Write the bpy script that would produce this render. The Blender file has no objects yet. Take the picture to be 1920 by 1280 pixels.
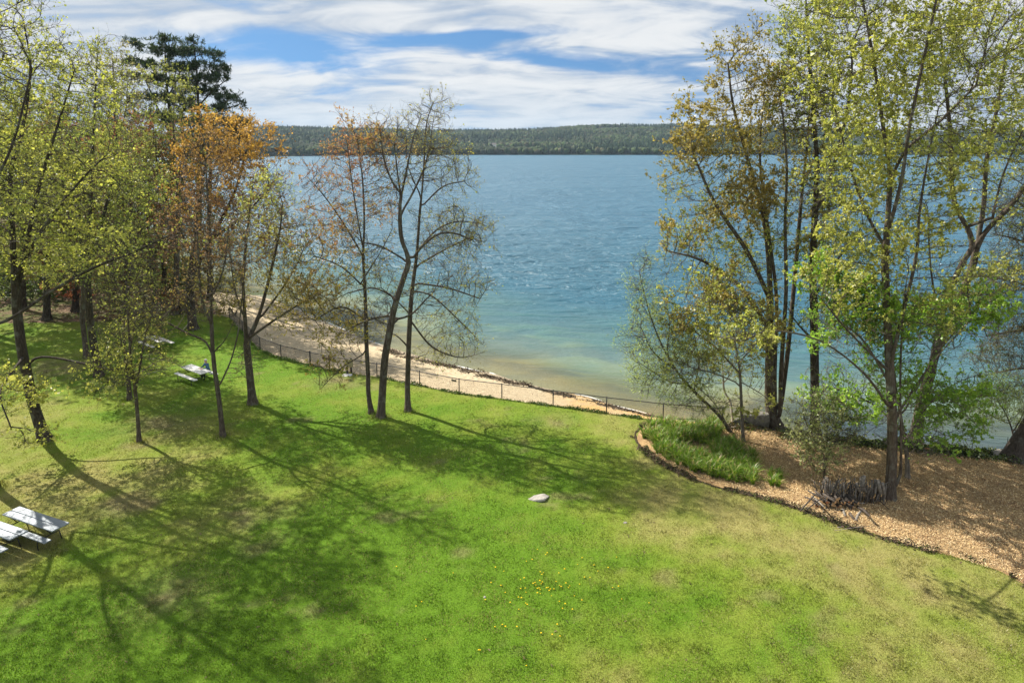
import bpy, math, random
import numpy as np
from mathutils import Vector

# ------------------------------------------------------------------ scene, camera, light
sc = bpy.context.scene
COL = sc.collection
sc.render.engine = 'CYCLES'
sc.view_settings.view_transform = 'Standard'
sc.view_settings.look = 'None'
sc.view_settings.exposure = 1.0
sc.view_settings.gamma = 1.0
sc.cycles.max_bounces = 8
sc.cycles.transparent_max_bounces = 12
sc.cycles.transmission_bounces = 5
sc.cycles.diffuse_bounces = 3
sc.cycles.glossy_bounces = 3
sc.cycles.volume_bounces = 0

CAM_H, PITCH, FPX, CX, CY = 15.0, math.radians(9.0), 1280.0, 960.0, 476.0
cam_d = bpy.data.cameras.new('camera')
cam = bpy.data.objects.new('camera', cam_d); COL.objects.link(cam)
cam.location = (0, 0, CAM_H)
cam.rotation_euler = (math.radians(90) - PITCH, 0, 0)
cam_d.sensor_width = 36.0
cam_d.lens = 36.0 * FPX / 1920.0
cam_d.shift_y = -(640.0 - CY) / 1920.0
cam_d.clip_start = 0.1
cam_d.clip_end = 20000
sc.camera = cam

SUN_AZ = (-0.80, 0.60)          # towards the sun, on the ground
SUN_EL = math.radians(45)
sd = Vector((SUN_AZ[0] * math.cos(SUN_EL), SUN_AZ[1] * math.cos(SUN_EL), math.sin(SUN_EL)))
sun_d = bpy.data.lights.new('sun', 'SUN')
sun_d.energy = 5.0; sun_d.angle = math.radians(0.5); sun_d.color = (1.0, 0.93, 0.82)
sun = bpy.data.objects.new('sun', sun_d); COL.objects.link(sun)
sun.rotation_euler = (-sd).to_track_quat('-Z', 'Y').to_euler()
sun.location = (0, 0, 60)


class NT:
    """small helper for node trees"""
    def __init__(s, tree):
        s.t = tree; s.n = tree.nodes; s.l = tree.links
        s.n.clear()
    def new(s, typ, **kw):
        nd = s.n.new(typ)
        for k, v in kw.items():
            setattr(nd, k, v)
        return nd
    def put(s, sock, v):
        if hasattr(v, 'links') or hasattr(v, 'is_linked'):
            s.l.new(v, sock)
        else:
            sock.default_value = v
    def math(s, op, a, b=0.0, c=0.0, clamp=False):
        nd = s.new('ShaderNodeMath', operation=op, use_clamp=clamp)
        s.put(nd.inputs[0], a); s.put(nd.inputs[1], b)
        if op in ('MULTIPLY_ADD', 'SMOOTH_MIN', 'SMOOTH_MAX'):
            s.put(nd.inputs[2], c)
        return nd.outputs[0]
    def vmath(s, op, a, b=(0, 0, 0)):
        nd = s.new('ShaderNodeVectorMath', operation=op)
        s.put(nd.inputs[0], a); s.put(nd.inputs[1], b)
        return nd.outputs[0]
    def noise(s, vec, scale, detail=4.0, rough=0.55, dist=0.0, dim='3D'):
        nd = s.new('ShaderNodeTexNoise', noise_dimensions=dim)
        s.put(nd.inputs['Vector'], vec)
        nd.inputs['Scale'].default_value = scale; nd.inputs['Detail'].default_value = detail
        nd.inputs['Roughness'].default_value = rough; nd.inputs['Distortion'].default_value = dist
        return nd.outputs['Fac']
    def step(s, v, lo, hi, a=0.0, b=1.0, smooth=True):
        nd = s.new('ShaderNodeMapRange', interpolation_type='SMOOTHSTEP' if smooth else 'LINEAR')
        s.put(nd.inputs['Value'], v)
        nd.inputs['From Min'].default_value = lo; nd.inputs['From Max'].default_value = hi
        nd.inputs['To Min'].default_value = a; nd.inputs['To Max'].default_value = b
        return nd.outputs[0]
    def mix(s, f, a, b, blend='MIX'):
        nd = s.new('ShaderNodeMix', data_type='RGBA', blend_type=blend)
        s.put(nd.inputs[0], f)
        for i, v in ((6, a), (7, b)):
            if isinstance(v, tuple) and len(v) == 3: v = v + (1.0,)
            s.put(nd.inputs[i], v)
        return nd.outputs[2]
    def ramp(s, f, stops):
        nd = s.new('ShaderNodeValToRGB')
        e = nd.color_ramp.elements
        while len(e) < len(stops): e.new(0.5)
        for el, (p, c) in zip(e, stops):
            el.position = p; el.color = (*c, 1.0)
        s.put(nd.inputs[0], f)
        return nd.outputs[0]


# world: physical sky with broken layered cloud
world = bpy.data.worlds.new('World'); sc.world = world; world.use_nodes = True
w = NT(world.node_tree)
tc = w.new('ShaderNodeTexCoord')
dirv = tc.outputs['Generated']
sep = w.new('ShaderNodeSeparateXYZ'); w.l.new(dirv, sep.inputs[0])
dx, dy, dz = sep.outputs
sky = w.new('ShaderNodeTexSky', sky_type='NISHITA', sun_disc=False)
sky.sun_elevation = SUN_EL
sky.sun_rotation = math.atan2(SUN_AZ[0], SUN_AZ[1])
sky.altitude = 100; sky.air_density = 1.0; sky.dust_density = 0.3; sky.ozone_density = 2.5
up = w.vmath('NORMALIZE', w.vmath('ADD', dirv, (0, 0, 0.30)))
w.l.new(up, sky.inputs['Vector'])
den = w.math('ADD', w.math('MAXIMUM', dz, 0.0), 0.19)
px = w.math('DIVIDE', dx, den); py = w.math('DIVIDE', dy, den)
cmb = w.new('ShaderNodeCombineXYZ'); w.put(cmb.inputs[0], px); w.put(cmb.inputs[1], py)
cv = cmb.outputs[0]
n1 = w.noise(w.vmath('MULTIPLY', cv, (0.9, 1.0, 1.0)), 1.9, 8.0, 0.56, 0.4)
n2 = w.noise(w.vmath('ADD', cv, (7.3, 2.1, 0)), 0.65, 3.0, 0.5, 0.2)
stv = w.vmath('MULTIPLY', cv, (0.6, 1.0, 1.0))
n3 = w.noise(w.vmath('ADD', stv, (3.1, 9.7, 4.0)), 3.4, 7.0, 0.54, 0.7)
def gap(x0, z0, wx, wz, slope=0.0):
    xx = w.math('SUBTRACT', dx, x0)
    zz = w.math('SUBTRACT', w.math('SUBTRACT', dz, z0), w.math('MULTIPLY', xx, slope))
    a = w.math('POWER', w.math('ABSOLUTE', w.math('DIVIDE', xx, wx)), 2.0)
    b = w.math('POWER', w.math('ABSOLUTE', w.math('DIVIDE', zz, wz)), 2.0)
    e = w.math('POWER', 2.718, w.math('MULTIPLY', w.math('ADD', a, b), -1.0))
    return w.math('MULTIPLY', e, w.step(dy, 0.0, 0.3))
cover = w.math('ADD', w.math('MULTIPLY', n1, 0.60), w.math('MULTIPLY', n3, 0.45))
cover = w.math('ADD', cover, w.math('MULTIPLY', w.math('SUBTRACT', n2, 0.5), 0.45))
for g in (gap(-0.300, 0.122, 0.170, 0.026), gap(0.075, 0.118, 0.125, 0.017, -0.06), gap(-0.06, 0.150, 0.13, 0.010, 0.05)):
    cover = w.math('SUBTRACT', cover, w.math('MULTIPLY', g, 0.265))
mask = w.step(cover, 0.26, 0.50)
shade = w.math('ADD', w.math('MULTIPLY', n3, 0.6), w.math('MULTIPLY', n1, 0.4))
ccol = w.mix(w.step(shade, 0.38, 0.60), (0.50, 0.60, 0.74), (0.93, 0.95, 0.97))
low = w.step(dz, 0.02, 0.10)
ccol = w.mix(low, w.mix(0.6, ccol, (0.66, 0.76, 0.88)), ccol)
bg1 = w.new('ShaderNodeBackground'); bg2 = w.new('ShaderNodeBackground')
skyc = w.mix(1.0, sky.outputs[0], (0.62, 0.90, 1.0), 'MULTIPLY')
w.put(bg1.inputs[0], skyc); bg1.inputs[1].default_value = 0.066
w.put(bg2.inputs[0], ccol); bg2.inputs[1].default_value = 0.455
msh = w.new('ShaderNodeMixShader')
w.put(msh.inputs[0], mask); w.l.new(bg1.outputs[0], msh.inputs[1]); w.l.new(bg2.outputs[0], msh.inputs[2])
wo = w.new('ShaderNodeOutputWorld'); w.l.new(msh.outputs[0], wo.inputs[0])

# ------------------------------------------------------------------ geometry of the place
rng = np.random.default_rng(7)
cp, sp = math.cos(PITCH), math.sin(PITCH)
def ray(u, v):
    a = (np.asarray(u, float) - CX) / FPX; b = (np.asarray(v, float) - CY) / FPX
    return np.stack([a, cp - b * sp, -sp - b * cp], -1)
def G(u, v, z=0.0):                       # ground point seen at photo pixel (u,v)
    d = ray(u, v); t = (z - CAM_H) / d[..., 2]
    p = d * t[..., None]; p[..., 2] = z
    return p
def W(u, v, y):                           # point of the vertical plane at depth y
    d = ray(u, v); t = y / d[..., 1]
    p = d * t[..., None]; p[..., 2] += CAM_H
    return p
def gp(lst, z=0.0): return [tuple(G(u, v, z)[:2]) for u, v in lst]
def project(p):
    p = np.asarray(p, float)
    x, y, z = p[..., 0], p[..., 1], p[..., 2] - CAM_H
    f = y * cp - z * sp; r = -y * sp - z * cp
    return CX + FPX * x / f, CY + FPX * r / f

WATER_Z = -1.0
SHORE_PX = [(535, 572), (560, 580), (600, 600), (640, 616), (700, 641), (760, 661), (830, 681), (870, 690), (920, 699), (960, 713),
            (1000, 723), (1050, 735), (1100, 743), (1150, 760), (1200, 771), (1240, 783), (1300, 793), (1360, 797), (1450, 801),
            (1550, 815), (1650, 825), (1740, 832), (1890, 845)]
SHORE_PX = [(300, 508), (380, 533), (430, 546), (480, 554), (512, 563)] + SHORE_PX
land = [(-150, 175), (-95, 150), (-66, 118), (-54, 100)] + gp(SHORE_PX, WATER_Z) + [(45, 31), (70, 24), (120, 10), (120, -30), (-150, -30)]
FENCE_PX = [(430, 596), (455, 622), (488, 655), (527, 670), (582, 684), (618, 693), (659, 699), (707, 706), (787, 722), (861, 737),
            (941, 747), (1037, 760), (1137, 773.5), (1243, 786), (1354, 795)]
BED_PX = [(1217, 795), (1197, 806), (1191, 822), (1205, 842), (1230, 862), (1260, 880), (1300, 898), (1340, 912), (1400, 926), (1470, 944),
          (1520, 960), (1560, 976), (1600, 991), (1660, 1009), (1700, 1020), (1760, 1036), (1830, 1056), (1880, 1075), (1920, 1096), (2120, 1180)]
lawn = gp(FENCE_PX[:13]) + gp([(1200, 783)]) + gp(BED_PX) + [(19, 4), (-60, 4), (-60, 50), (-48, 57)] + gp([(60, 607), (200, 605), (300, 594), (380, 588)])
bed = gp(BED_PX) + [(40, 8), (60, 16)] + gp([(2100, 880), (1890, 853), (1740, 842), (1650, 834), (1550, 824), (1450, 812), (1360, 806), (1300, 803)])
upland = gp(FENCE_PX) + gp([(1450, 806), (1550, 818), (1650, 829), (1740, 836), (1890, 848)]) + [(45, 29.5), (70, 22), (120, 8), (120, -30), (-150, -30), (-150, 165),
          (-92, 140), (-68, 114), (-56, 98), (-44, 85), (-39, 78), (-34.5, 73), (-31.5, 69.5), (-29, 66.5)]
beach = [(-31.5, 69.5), (-29, 66.5)] + gp(FENCE_PX) + gp([(1360, 797), (1240, 740), (1100, 690), (900, 640), (700, 590)], -1.0) + [(-24, 76)]

def sdf(poly, x, y):
    """signed distance to a polygon, positive inside"""
    poly = np.asarray(poly, float); x = np.asarray(x, float); y = np.asarray(y, float)
    d2 = np.full(x.shape, 1e18); inside = np.zeros(x.shape, bool)
    n = len(poly)
    for i in range(n):
        ax, ay = poly[i]; bx, by = poly[(i + 1) % n]
        ex, ey = bx - ax, by - ay
        L = ex * ex + ey * ey + 1e-12
        t = np.clip(((x - ax) * ex + (y - ay) * ey) / L, 0, 1)
        d2 = np.minimum(d2, (x - ax - t * ex) ** 2 + (y - ay - t * ey) ** 2)
        if ay != by:
            c = ((ay > y) != (by > y)) & (x < (bx - ax) * (y - ay) / (by - ay) + ax)
            inside ^= c
    d = np.sqrt(d2)
    return np.where(inside, d, -d)

class VNoise:
    """2-D value noise"""
    def __init__(s, seed):
        s.g = np.random.default_rng(seed).random((256, 256))
    def base(s, x, y):
        xi = np.floor(x).astype(int); yi = np.floor(y).astype(int)
        fx = x - xi; fy = y - yi
        fx = fx * fx * (3 - 2 * fx); fy = fy * fy * (3 - 2 * fy)
        g = s.g; a = xi & 255; b = yi & 255; a1 = (a + 1) & 255; b1 = (b + 1) & 255
        return (g[a, b] * (1 - fx) + g[a1, b] * fx) * (1 - fy) + (g[a, b1] * (1 - fx) + g[a1, b1] * fx) * fy
    def fbm(s, x, y, scale, octv=4, rough=0.5):
        t = 0; amp = 1; tot = 0; f = 1.0 / scale
        for k in range(octv):
            t = t + amp * s.base(x * f + 17.3 * k, y * f + 5.1 * k); tot += amp; amp *= rough; f *= 2.03
        return t / tot
VN = [VNoise(100 + i) for i in range(6)]

def terrain(x, y):
    ds = sdf(land, x, y); du = sdf(upland, x, y)
    du_out = np.maximum(-du, 0)
    t = np.clip(ds, 0, None) / (np.clip(ds, 0, None) + du_out + 1e-6)
    h = -1.0 * (1 - np.where(du > 0, 1.0, np.clip(t, 0, 1)))
    h = np.where(ds < 0, -1.0 - 0.10 * np.minimum(-ds, 30), h)
    h = h + (VN[0].fbm(x, y, 6.0, 3) - 0.5) * 0.10 * np.clip(du, 0, 2) / 2
    h = h + (VN[1].fbm(x, y, 2.0, 3) - 0.5) * 0.08 * (du < 0) * np.clip(ds, 0, 2) / 2
    far = np.clip((y - 70) / 60, 0, 1) * np.clip(du, 0, 30) / 30
    return h + far * 3.0
def tz(x, y): return float(terrain(np.array([x]), np.array([y]))[0])

def lawn_color(x, y):
    """the lawn's own patches: lush green, olive, straw and bare spots"""
    lush = np.array([0.105, 0.200, 0.013]); mid = np.array([0.178, 0.236, 0.030]); dry = np.array([0.285, 0.262, 0.092]); bare = np.array([0.240, 0.180, 0.110])
    d = 0.42 + (VN[2].fbm(x, y, 7.0, 4, 0.55) - 0.5) * 1.2 + (VN[3].fbm(x, y, 1.1, 3, 0.6) - 0.5) * 0.95
    for (u, v, r, k) in [(680, 1060, 3.2, -.55), (470, 1180, 3.5, -.55), (150, 1220, 4, -.5), (960, 1130, 3.6, -.30), (850, 1000, 3.0, -.40), (640, 970, 2.6, -.5), (850, 860, 4, -.35), (1000, 860, 4, -.35),
                         (600, 800, 4, -.35), (420, 660, 7, -.30), (560, 690, 5, -.30), (760, 1250, 3, -.15), (1500, 1230, 2.5, -.25),
                         (1280, 860, 3.2, .28), (1420, 960, 3.5, .33), (1650, 1090, 4, .38), (1800, 1230, 4, .38), (1250, 960, 3, .22), (1050, 800, 4, .10), (1300, 1180, 3, .12),
                         (300, 860, 5, .30), (200, 900, 4, .22), (110, 760, 4, .2)]:
        c = G(u, v)
        d = d + k * np.exp(-((x - c[0]) ** 2 + (y - c[1]) ** 2) / (r * r))
    d = np.clip(d, 0, 1)[..., None]
    c = np.where(d < 0.5, lush + (mid - lush) * d * 2, mid + (dry - mid) * (d - 0.5) * 2)
    b = 0
    for (u, v, r) in [(455, 962, 1.6), (340, 1110, 1.3), (480, 1010, .9), (110, 690, 2.5), (640, 715, 1.5), (300, 800, 2.0), (1040, 790, 1.0), (250, 945, 1.6)]:
        cc = G(u, v)
        b = np.maximum(b, np.exp(-((x - cc[0]) ** 2 + (y - cc[1]) ** 2) / (r * r)))
    b = np.clip(b * 1.1 * (VN[4].fbm(x, y, .9, 3) * 1.6 - .35), 0, .7)
    b = np.maximum(b, np.clip((VN[5].fbm(x, y, 1.7, 4, .6) - 0.68) * 4, 0, .45))[..., None]
    return c * (1 - b) + bare * b

# ------------------------------------------------------------------ mesh helpers
def mesh_np(name, verts, faces, col=None, smooth=False, mats=(), midx=None):
    """faces: list of (M,k) int arrays"""
    me = bpy.data.meshes.new(name)
    verts = np.ascontiguousarray(verts, np.float32)
    if not isinstance(faces, (list, tuple)): faces = [faces]
    faces = [np.asarray(f, np.int32) for f in faces if len(f)]
    nl = sum(f.size for f in faces); npg = sum(len(f) for f in faces)
    me.vertices.add(len(verts)); me.vertices.foreach_set('co', verts.ravel())
    me.loops.add(nl); me.polygons.add(npg)
    me.loops.foreach_set('vertex_index', np.concatenate([f.ravel() for f in faces]))
    tot = np.concatenate([np.full(len(f), f.shape[1], np.int32) for f in faces])
    start = np.concatenate([[0], np.cumsum(tot)[:-1]]).astype(np.int32)
    me.polygons.foreach_set('loop_start', start)
    if smooth: me.polygons.foreach_set('use_smooth', np.ones(npg, bool))
    for m in mats: me.materials.append(m)
    if midx is not None: me.polygons.foreach_set('material_index', np.asarray(midx, np.int32))
    if col is not None:
        dom = 'FACE' if len(col) == npg else 'POINT'
        at = me.attributes.new('Col', 'FLOAT_COLOR', dom)
        c4 = np.ones((len(col), 4), np.float32); c4[:, :3] = col
        at.data.foreach_set('color', c4.ravel())
    me.update(calc_edges=True)
    return me
def link(name, me, parent=None, loc=(0, 0, 0), rot=(0, 0, 0)):
    o = bpy.data.objects.new(name, me); COL.objects.link(o)
    o.location = loc; o.rotation_euler = rot
    if parent is not None: o.parent = parent
    return o
def tag(o, label=None, cat=None, group=None, kind=None):
    if label: o['label'] = label
    if cat: o['category'] = cat
    if group: o['group'] = group
    if kind: o['kind'] = kind
    return o
def empty(name, loc, label, cat, group=None, rz=0.0):
    o = bpy.data.objects.new(name, None); COL.objects.link(o)
    o.location = loc; o.rotation_euler = (0, 0, rz); o.empty_display_size = 0.3
    return tag(o, label, cat, group)

class MB:
    """collects simple solids into one mesh"""
    def __init__(s): s.v = []; s.f = []; s.m = []; s.n = 0
    def add(s, v, f, m=0):
        v = np.asarray(v, float)
        for q in f: s.f.append(tuple(int(i) + s.n for i in q)); s.m.append(m)
        s.v.append(v); s.n += len(v); return s
    def box(s, c, size, rz=0.0, tilt=None, m=0, bev=0.0):
        hx, hy, hz = size[0] / 2, size[1] / 2, size[2] / 2
        b = min(bev, hx * .9, hy * .9, hz * .9)
        if b <= 0:
            p = np.array([(x, y, z) for z in (-hz, hz) for x, y in ((-hx, -hy), (hx, -hy), (hx, hy), (-hx, hy))])
            f = [(3, 2, 1, 0), (4, 5, 6, 7), (0, 1, 5, 4), (1, 2, 6, 5), (2, 3, 7, 6), (3, 0, 4, 7)]
        else:
            rings = []
            for z, k in ((-hz, b), (-hz + b, 0), (hz - b, 0), (hz, b)):
                X, Y = hx - k, hy - k
                rings += [(-X + b, -Y, z), (X - b, -Y, z), (X, -Y + b, z), (X, Y - b, z), (X - b, Y, z), (-X + b, Y, z), (-X, Y - b, z), (-X, -Y + b, z)]
            p = np.array(rings); f = [tuple(range(7, -1, -1)), tuple(range(24, 32))]
            for r in range(3):
                for i in range(8):
                    j = (i + 1) % 8; f.append((r * 8 + i, r * 8 + j, r * 8 + 8 + j, r * 8 + 8 + i))
        if tilt is not None: p = p @ np.array(tilt).T
        ca, sa = math.cos(rz), math.sin(rz)
        p = p @ np.array([[ca, -sa, 0], [sa, ca, 0], [0, 0, 1]]).T + np.asarray(c, float)
        return s.add(p, f, m)
    def tube(s, pts, rad, k=8, m=0, cap=True, mcap=None):
        pts = np.asarray(pts, float); n = len(pts)
        rad = np.broadcast_to(np.asarray(rad, float), (n,))
        v, f = tube_arrays(pts, rad, k)
        s.add(v, f, m)
        if cap:
            base = s.n - len(v); mc = m if mcap is None else mcap
            s.f.append(tuple(base + i for i in range(k - 1, -1, -1))); s.m.append(mc)
            s.f.append(tuple(base + (n - 1) * k + i for i in range(k))); s.m.append(mc)
        return s
    def mesh(s, name, mats, smooth=False):
        me = bpy.data.meshes.new(name)
        me.from_pydata(np.concatenate(s.v).tolist(), [], s.f)
        for q in mats: me.materials.append(q)
        me.polygons.foreach_set('material_index', np.array(s.m, np.int32))
        if smooth: me.polygons.foreach_set('use_smooth', np.ones(len(s.f), bool))
        me.update(); return me
    def build(s, name, mats, parent=None, smooth=False, loc=(0, 0, 0), rot=(0, 0, 0)):
        if not isinstance(mats, (list, tuple)): mats = [mats]
        return link(name, s.mesh(name, mats, smooth), parent, loc, rot)

def tube_arrays(pts, rad, k):
    n = len(pts)
    tan = np.zeros_like(pts)
    tan[1:-1] = pts[2:] - pts[:-2]; tan[0] = pts[1] - pts[0]; tan[-1] = pts[-1] - pts[-2]
    tan /= np.linalg.norm(tan, axis=1)[:, None] + 1e-9
    ref = np.array([1., 0, 0]) if abs(tan[0][0]) < .8 else np.array([0, 1., 0])
    ang = np.arange(k) * 2 * math.pi / k
    ca, sa = np.cos(ang), np.sin(ang)
    v = np.zeros((n, k, 3))
    for i in range(n):
        a = ref - tan[i] * ref.dot(tan[i]); a /= np.linalg.norm(a) + 1e-9
        b = np.cross(tan[i], a); ref = a
        v[i] = pts[i] + rad[i] * (ca[:, None] * a + sa[:, None] * b)
    i = np.arange(n - 1)[:, None] * k; j = np.arange(k)[None]; j1 = (j + 1) % k
    f = np.stack([i + j, i + j1, i + k + j1, i + k + j], -1).reshape(-1, 4)
    return v.reshape(-1, 3), f

# ------------------------------------------------------------------ materials
def mat(name):
    m = bpy.data.materials.new(name); m.use_nodes = True
    t = NT(m.node_tree)
    out = t.new('ShaderNodeOutputMaterial')
    return m, t, out
def bsdf(t, out, col, rough=0.7, spec=0.4, metal=0.0, bump=None, bstr=0.3, bdist=0.02):
    b = t.new('ShaderNodeBsdfPrincipled')
    if isinstance(col, tuple): col = (*col, 1.0)
    t.put(b.inputs['Base Color'], col); t.put(b.inputs['Roughness'], rough); t.put(b.inputs['Metallic'], metal)
    t.put(b.inputs['Specular IOR Level'], spec)
    if bump is not None:
        bn = t.new('ShaderNodeBump'); bn.inputs['Strength'].default_value = bstr; bn.inputs['Distance'].default_value = bdist
        t.l.new(bump, bn.inputs['Height']); t.l.new(bn.outputs[0], b.inputs['Normal'])
    t.l.new(b.outputs[0], out.inputs[0]); return b
def geo_pos(t): return t.new('ShaderNodeNewGeometry').outputs['Position']
def attr(t, name='Col'): return t.new('ShaderNodeAttribute', attribute_name=name).outputs['Color']

def leaf_mat(name, trans=0.5, gloss=0.04):
    m, t, out = mat(name)
    c = attr(t)
    d = t.new('ShaderNodeBsdfDiffuse'); t.put(d.inputs[0], c)
    tr = t.new('ShaderNodeBsdfTranslucent')
    t.put(tr.inputs[0], t.mix(1.0, c, (1.16, 1.18, 0.72), 'MULTIPLY'))
    mx = t.new('ShaderNodeMixShader'); mx.inputs[0].default_value = trans
    t.l.new(d.outputs[0], mx.inputs[1]); t.l.new(tr.outputs[0], mx.inputs[2])
    g = t.new('ShaderNodeBsdfGlossy'); g.inputs['Roughness'].default_value = 0.45; g.inputs[0].default_value = (.8, .8, .8, 1)
    m2 = t.new('ShaderNodeMixShader'); m2.inputs[0].default_value = gloss
    t.l.new(mx.outputs[0], m2.inputs[1]); t.l.new(g.outputs[0], m2.inputs[2])
    t.l.new(m2.outputs[0], out.inputs[0]); return m
M = {}
M['leaf'] = leaf_mat('leaf', 0.55)
M['grass'] = leaf_mat('grass_blade', 0.45, 0.03)
M['needle'] = leaf_mat('pine_needle', 0.25, 0.05)

def bark(name, c1, c2, c3, lich=0.5):
    m, t, out = mat(name)
    p = t.new('ShaderNodeTexCoord').outputs['Object']
    ps = t.vmath('MULTIPLY', p, (1, 1, 0.22))
    n = t.noise(ps, 14, 5, 0.65); n_ = t.noise(p, 2.3, 3)
    col = t.ramp(n, [(0.3, c1), (0.55, c2), (0.78, c3)])
    col = t.mix(t.math('MULTIPLY', t.step(n_, 0.52, 0.68), lich), col, (0.20, 0.21, 0.17))
    bsdf(t, out, col, 0.9, 0.2, bump=n, bstr=0.8, bdist=0.03); return m
M['bark'] = bark('grey_brown_bark', (0.035, 0.026, 0.020), (0.100, 0.080, 0.062), (0.190, 0.165, 0.135))
M['bark_dark'] = bark('dark_bark', (0.022, 0.017, 0.013), (0.060, 0.048, 0.038), (0.120, 0.100, 0.080), .35)
M['bark_pale'] = bark('pale_bark', (0.060, 0.050, 0.040), (0.170, 0.145, 0.115), (0.280, 0.250, 0.210), .3)
M['birch'] = bark('white_birch_bark', (0.12, 0.10, 0.09), (0.42, 0.39, 0.35), (0.62, 0.60, 0.56), .1)

# lawn
m, t, out = mat('lawn'); p = geo_pos(t)
nf = t.noise(p, 22, 4, .7); nm = t.noise(p, 4.5, 4, .6)
c = t.mix(1.0, attr(t), t.ramp(nf, [(.28, (.62, .60, .55)), (.5, (.98, .98, .98)), (.75, (1.3, 1.28, 1.25))]), 'MULTIPLY')
c = t.mix(t.step(nm, .35, .7, 0, .35), c, t.mix(1.0, c, (.72, .82, .7), 'MULTIPLY'))
bsdf(t, out, c, .95, .15, bump=t.math('ADD', nf, nm), bstr=1.0, bdist=.05); M['lawn'] = m
# forest floor
m, t, out = mat('leaf_strewn_ground'); p = geo_pos(t)
n = t.noise(p, 9, 5, .7); n2_ = t.noise(p, .35, 4, .6)
c = t.ramp(n, [(.3, (.045, .032, .02)), (.5, (.13, .09, .055)), (.72, (.26, .19, .12))])
c = t.mix(t.step(n2_, .42, .56, 0, .8), c, (.08, .11, .025))
bsdf(t, out, c, .95, .1, bump=n, bstr=1, bdist=.06); M['floor'] = m
# beach sand
m, t, out = mat('beach_sand'); p = geo_pos(t)
z = t.new('ShaderNodeSeparateXYZ'); t.l.new(p, z.inputs[0])
n = t.noise(p, 3.0, 6, .65); n5 = t.noise(p, 40, 2, .6); nb = t.noise(p, .45, 3, .5)
c = t.ramp(n, [(.25, (.30, .235, .145)), (.5, (.45, .365, .235)), (.75, (.53, .445, .305))])
c = t.mix(t.step(n5, .60, .70, 0, .55), c, (.20, .14, .08))
xg = t.step(z.outputs[0], 1.5, 4.5)
c = t.mix(t.math('MULTIPLY', xg, t.step(nb, .35, .6, .3, .9)), c, (.55, .34, .12))
wet = t.math('ADD', z.outputs[2], t.math('MULTIPLY', n, .12))
c = t.mix(t.step(wet, -.93, -.80, .6, 0.0), c, (.20, .16, .11))
bsdf(t, out, c, t.step(wet, -.95, -.84, .35, .95), .3, bump=n, bstr=.9, bdist=.16); M['sand'] = m
# wood chip mulch
m, t, out = mat('wood_chip_mulch'); p = geo_pos(t)
n = t.noise(t.vmath('MULTIPLY', p, (1, 1.4, 1)), 13, 5, .75, .5); n2_ = t.noise(p, .8, 4, .6)
c = t.ramp(n, [(.28, (.10, .065, .04)), (.48, (.37, .245, .12)), (.72, (.61, .445, .24))])
c = t.mix(t.step(n2_, .42, .68, 0, .55), c, (.24, .14, .08))
bsdf(t, out, c, .95, .1, bump=n, bstr=1, bdist=.06); M['mulch'] = m
m, t, out = mat('dark_soil'); p = geo_pos(t)
n = t.noise(p, 15, 5, .7)
bsdf(t, out, t.ramp(n, [(.3, (.018, .013, .010)), (.55, (.060, .044, .032)), (.8, (.20, .145, .09))]), .95, .1, bump=n, bstr=1, bdist=.05); M['soil'] = m
m, t, out = mat('chip'); bsdf(t, out, attr(t), .9, .15); M['chip'] = m

# lake water
m, t, out = mat('lake_water'); p = geo_pos(t)
sh = t.new('ShaderNodeAttribute', attribute_name='shore').outputs['Fac']
sw = t.new('ShaderNodeSeparateXYZ'); t.l.new(p, sw.inputs[0])
rot = t.new('ShaderNodeVectorRotate', rotation_type='Z_AXIS'); t.l.new(p, rot.inputs[0]); rot.inputs['Angle'].default_value = math.radians(14)
pw = t.vmath('MULTIPLY', rot.outputs[0], (.42, 1, 1))
wa = t.noise(pw, .34, 3, .55, .5); wb = t.noise(pw, 1.1, 4, .6, .6); wc = t.noise(t.vmath('MULTIPLY', rot.outputs[0], (.6, 1, 1)), 3.6, 3, .55)
wd_ = t.noise(t.vmath('MULTIPLY', rot.outputs[0], (.45, 1, 1)), .10, 3, .55, .4); we_ = t.noise(t.vmath('MULTIPLY', rot.outputs[0], (.4, 1, 1)), .026, 3, .5, .4)
lng = t.math('MULTIPLY', t.step(sh, 15, 90), t.math('ADD', t.math('MULTIPLY', wd_, 3.0), t.math('MULTIPLY', we_, 7.0)))
hgt = t.math('ADD', t.math('ADD', lng, t.math('MULTIPLY', wa, 2.4)), t.math('ADD', t.math('MULTIPLY', wb, 1.0), t.math('MULTIPLY', wc, .25)))
bn = t.new('ShaderNodeBump'); bn.inputs['Distance'].default_value = .9
t.put(bn.inputs['Strength'], t.step(sh, 2, 40, .22, 1.0)); t.l.new(hgt, bn.inputs['Height'])
nsh = t.math('ADD', sh, t.math('MULTIPLY', t.math('SUBTRACT', t.noise(p, .12, 4, .6), .5), 14))
wcol = t.ramp(t.math('DIVIDE', nsh, 100.0, clamp=True), [(0.0, (.20, .195, .125)), (.035, (.125, .155, .110)), (.11, (.052, .116, .125)), (.25, (.022, .100, .150)), (1.0, (.024, .112, .182))])
bank_shade = t.math('MULTIPLY', t.step(sw.outputs[0], 13, 19), t.step(t.math('ADD', sh, t.math('MULTIPLY', t.noise(p, .35, 3), 4)), 8, 3.5))
wcol = t.mix(t.math('MULTIPLY', bank_shade, .85), wcol, (.016, .040, .062))  # tree shade and dark reflection by the right bank, painted into the water colour
wcol = t.mix(t.math('MULTIPLY', t.step(sh, 25, 3), t.step(wa, .44, .58)), wcol, t.mix(1.0, wcol, (1.5, 1.35, 1.05), 'MULTIPLY'))
b = t.new('ShaderNodeBsdfPrincipled'); t.put(b.inputs['Base Color'], wcol); b.inputs['Roughness'].default_value = .28
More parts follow.
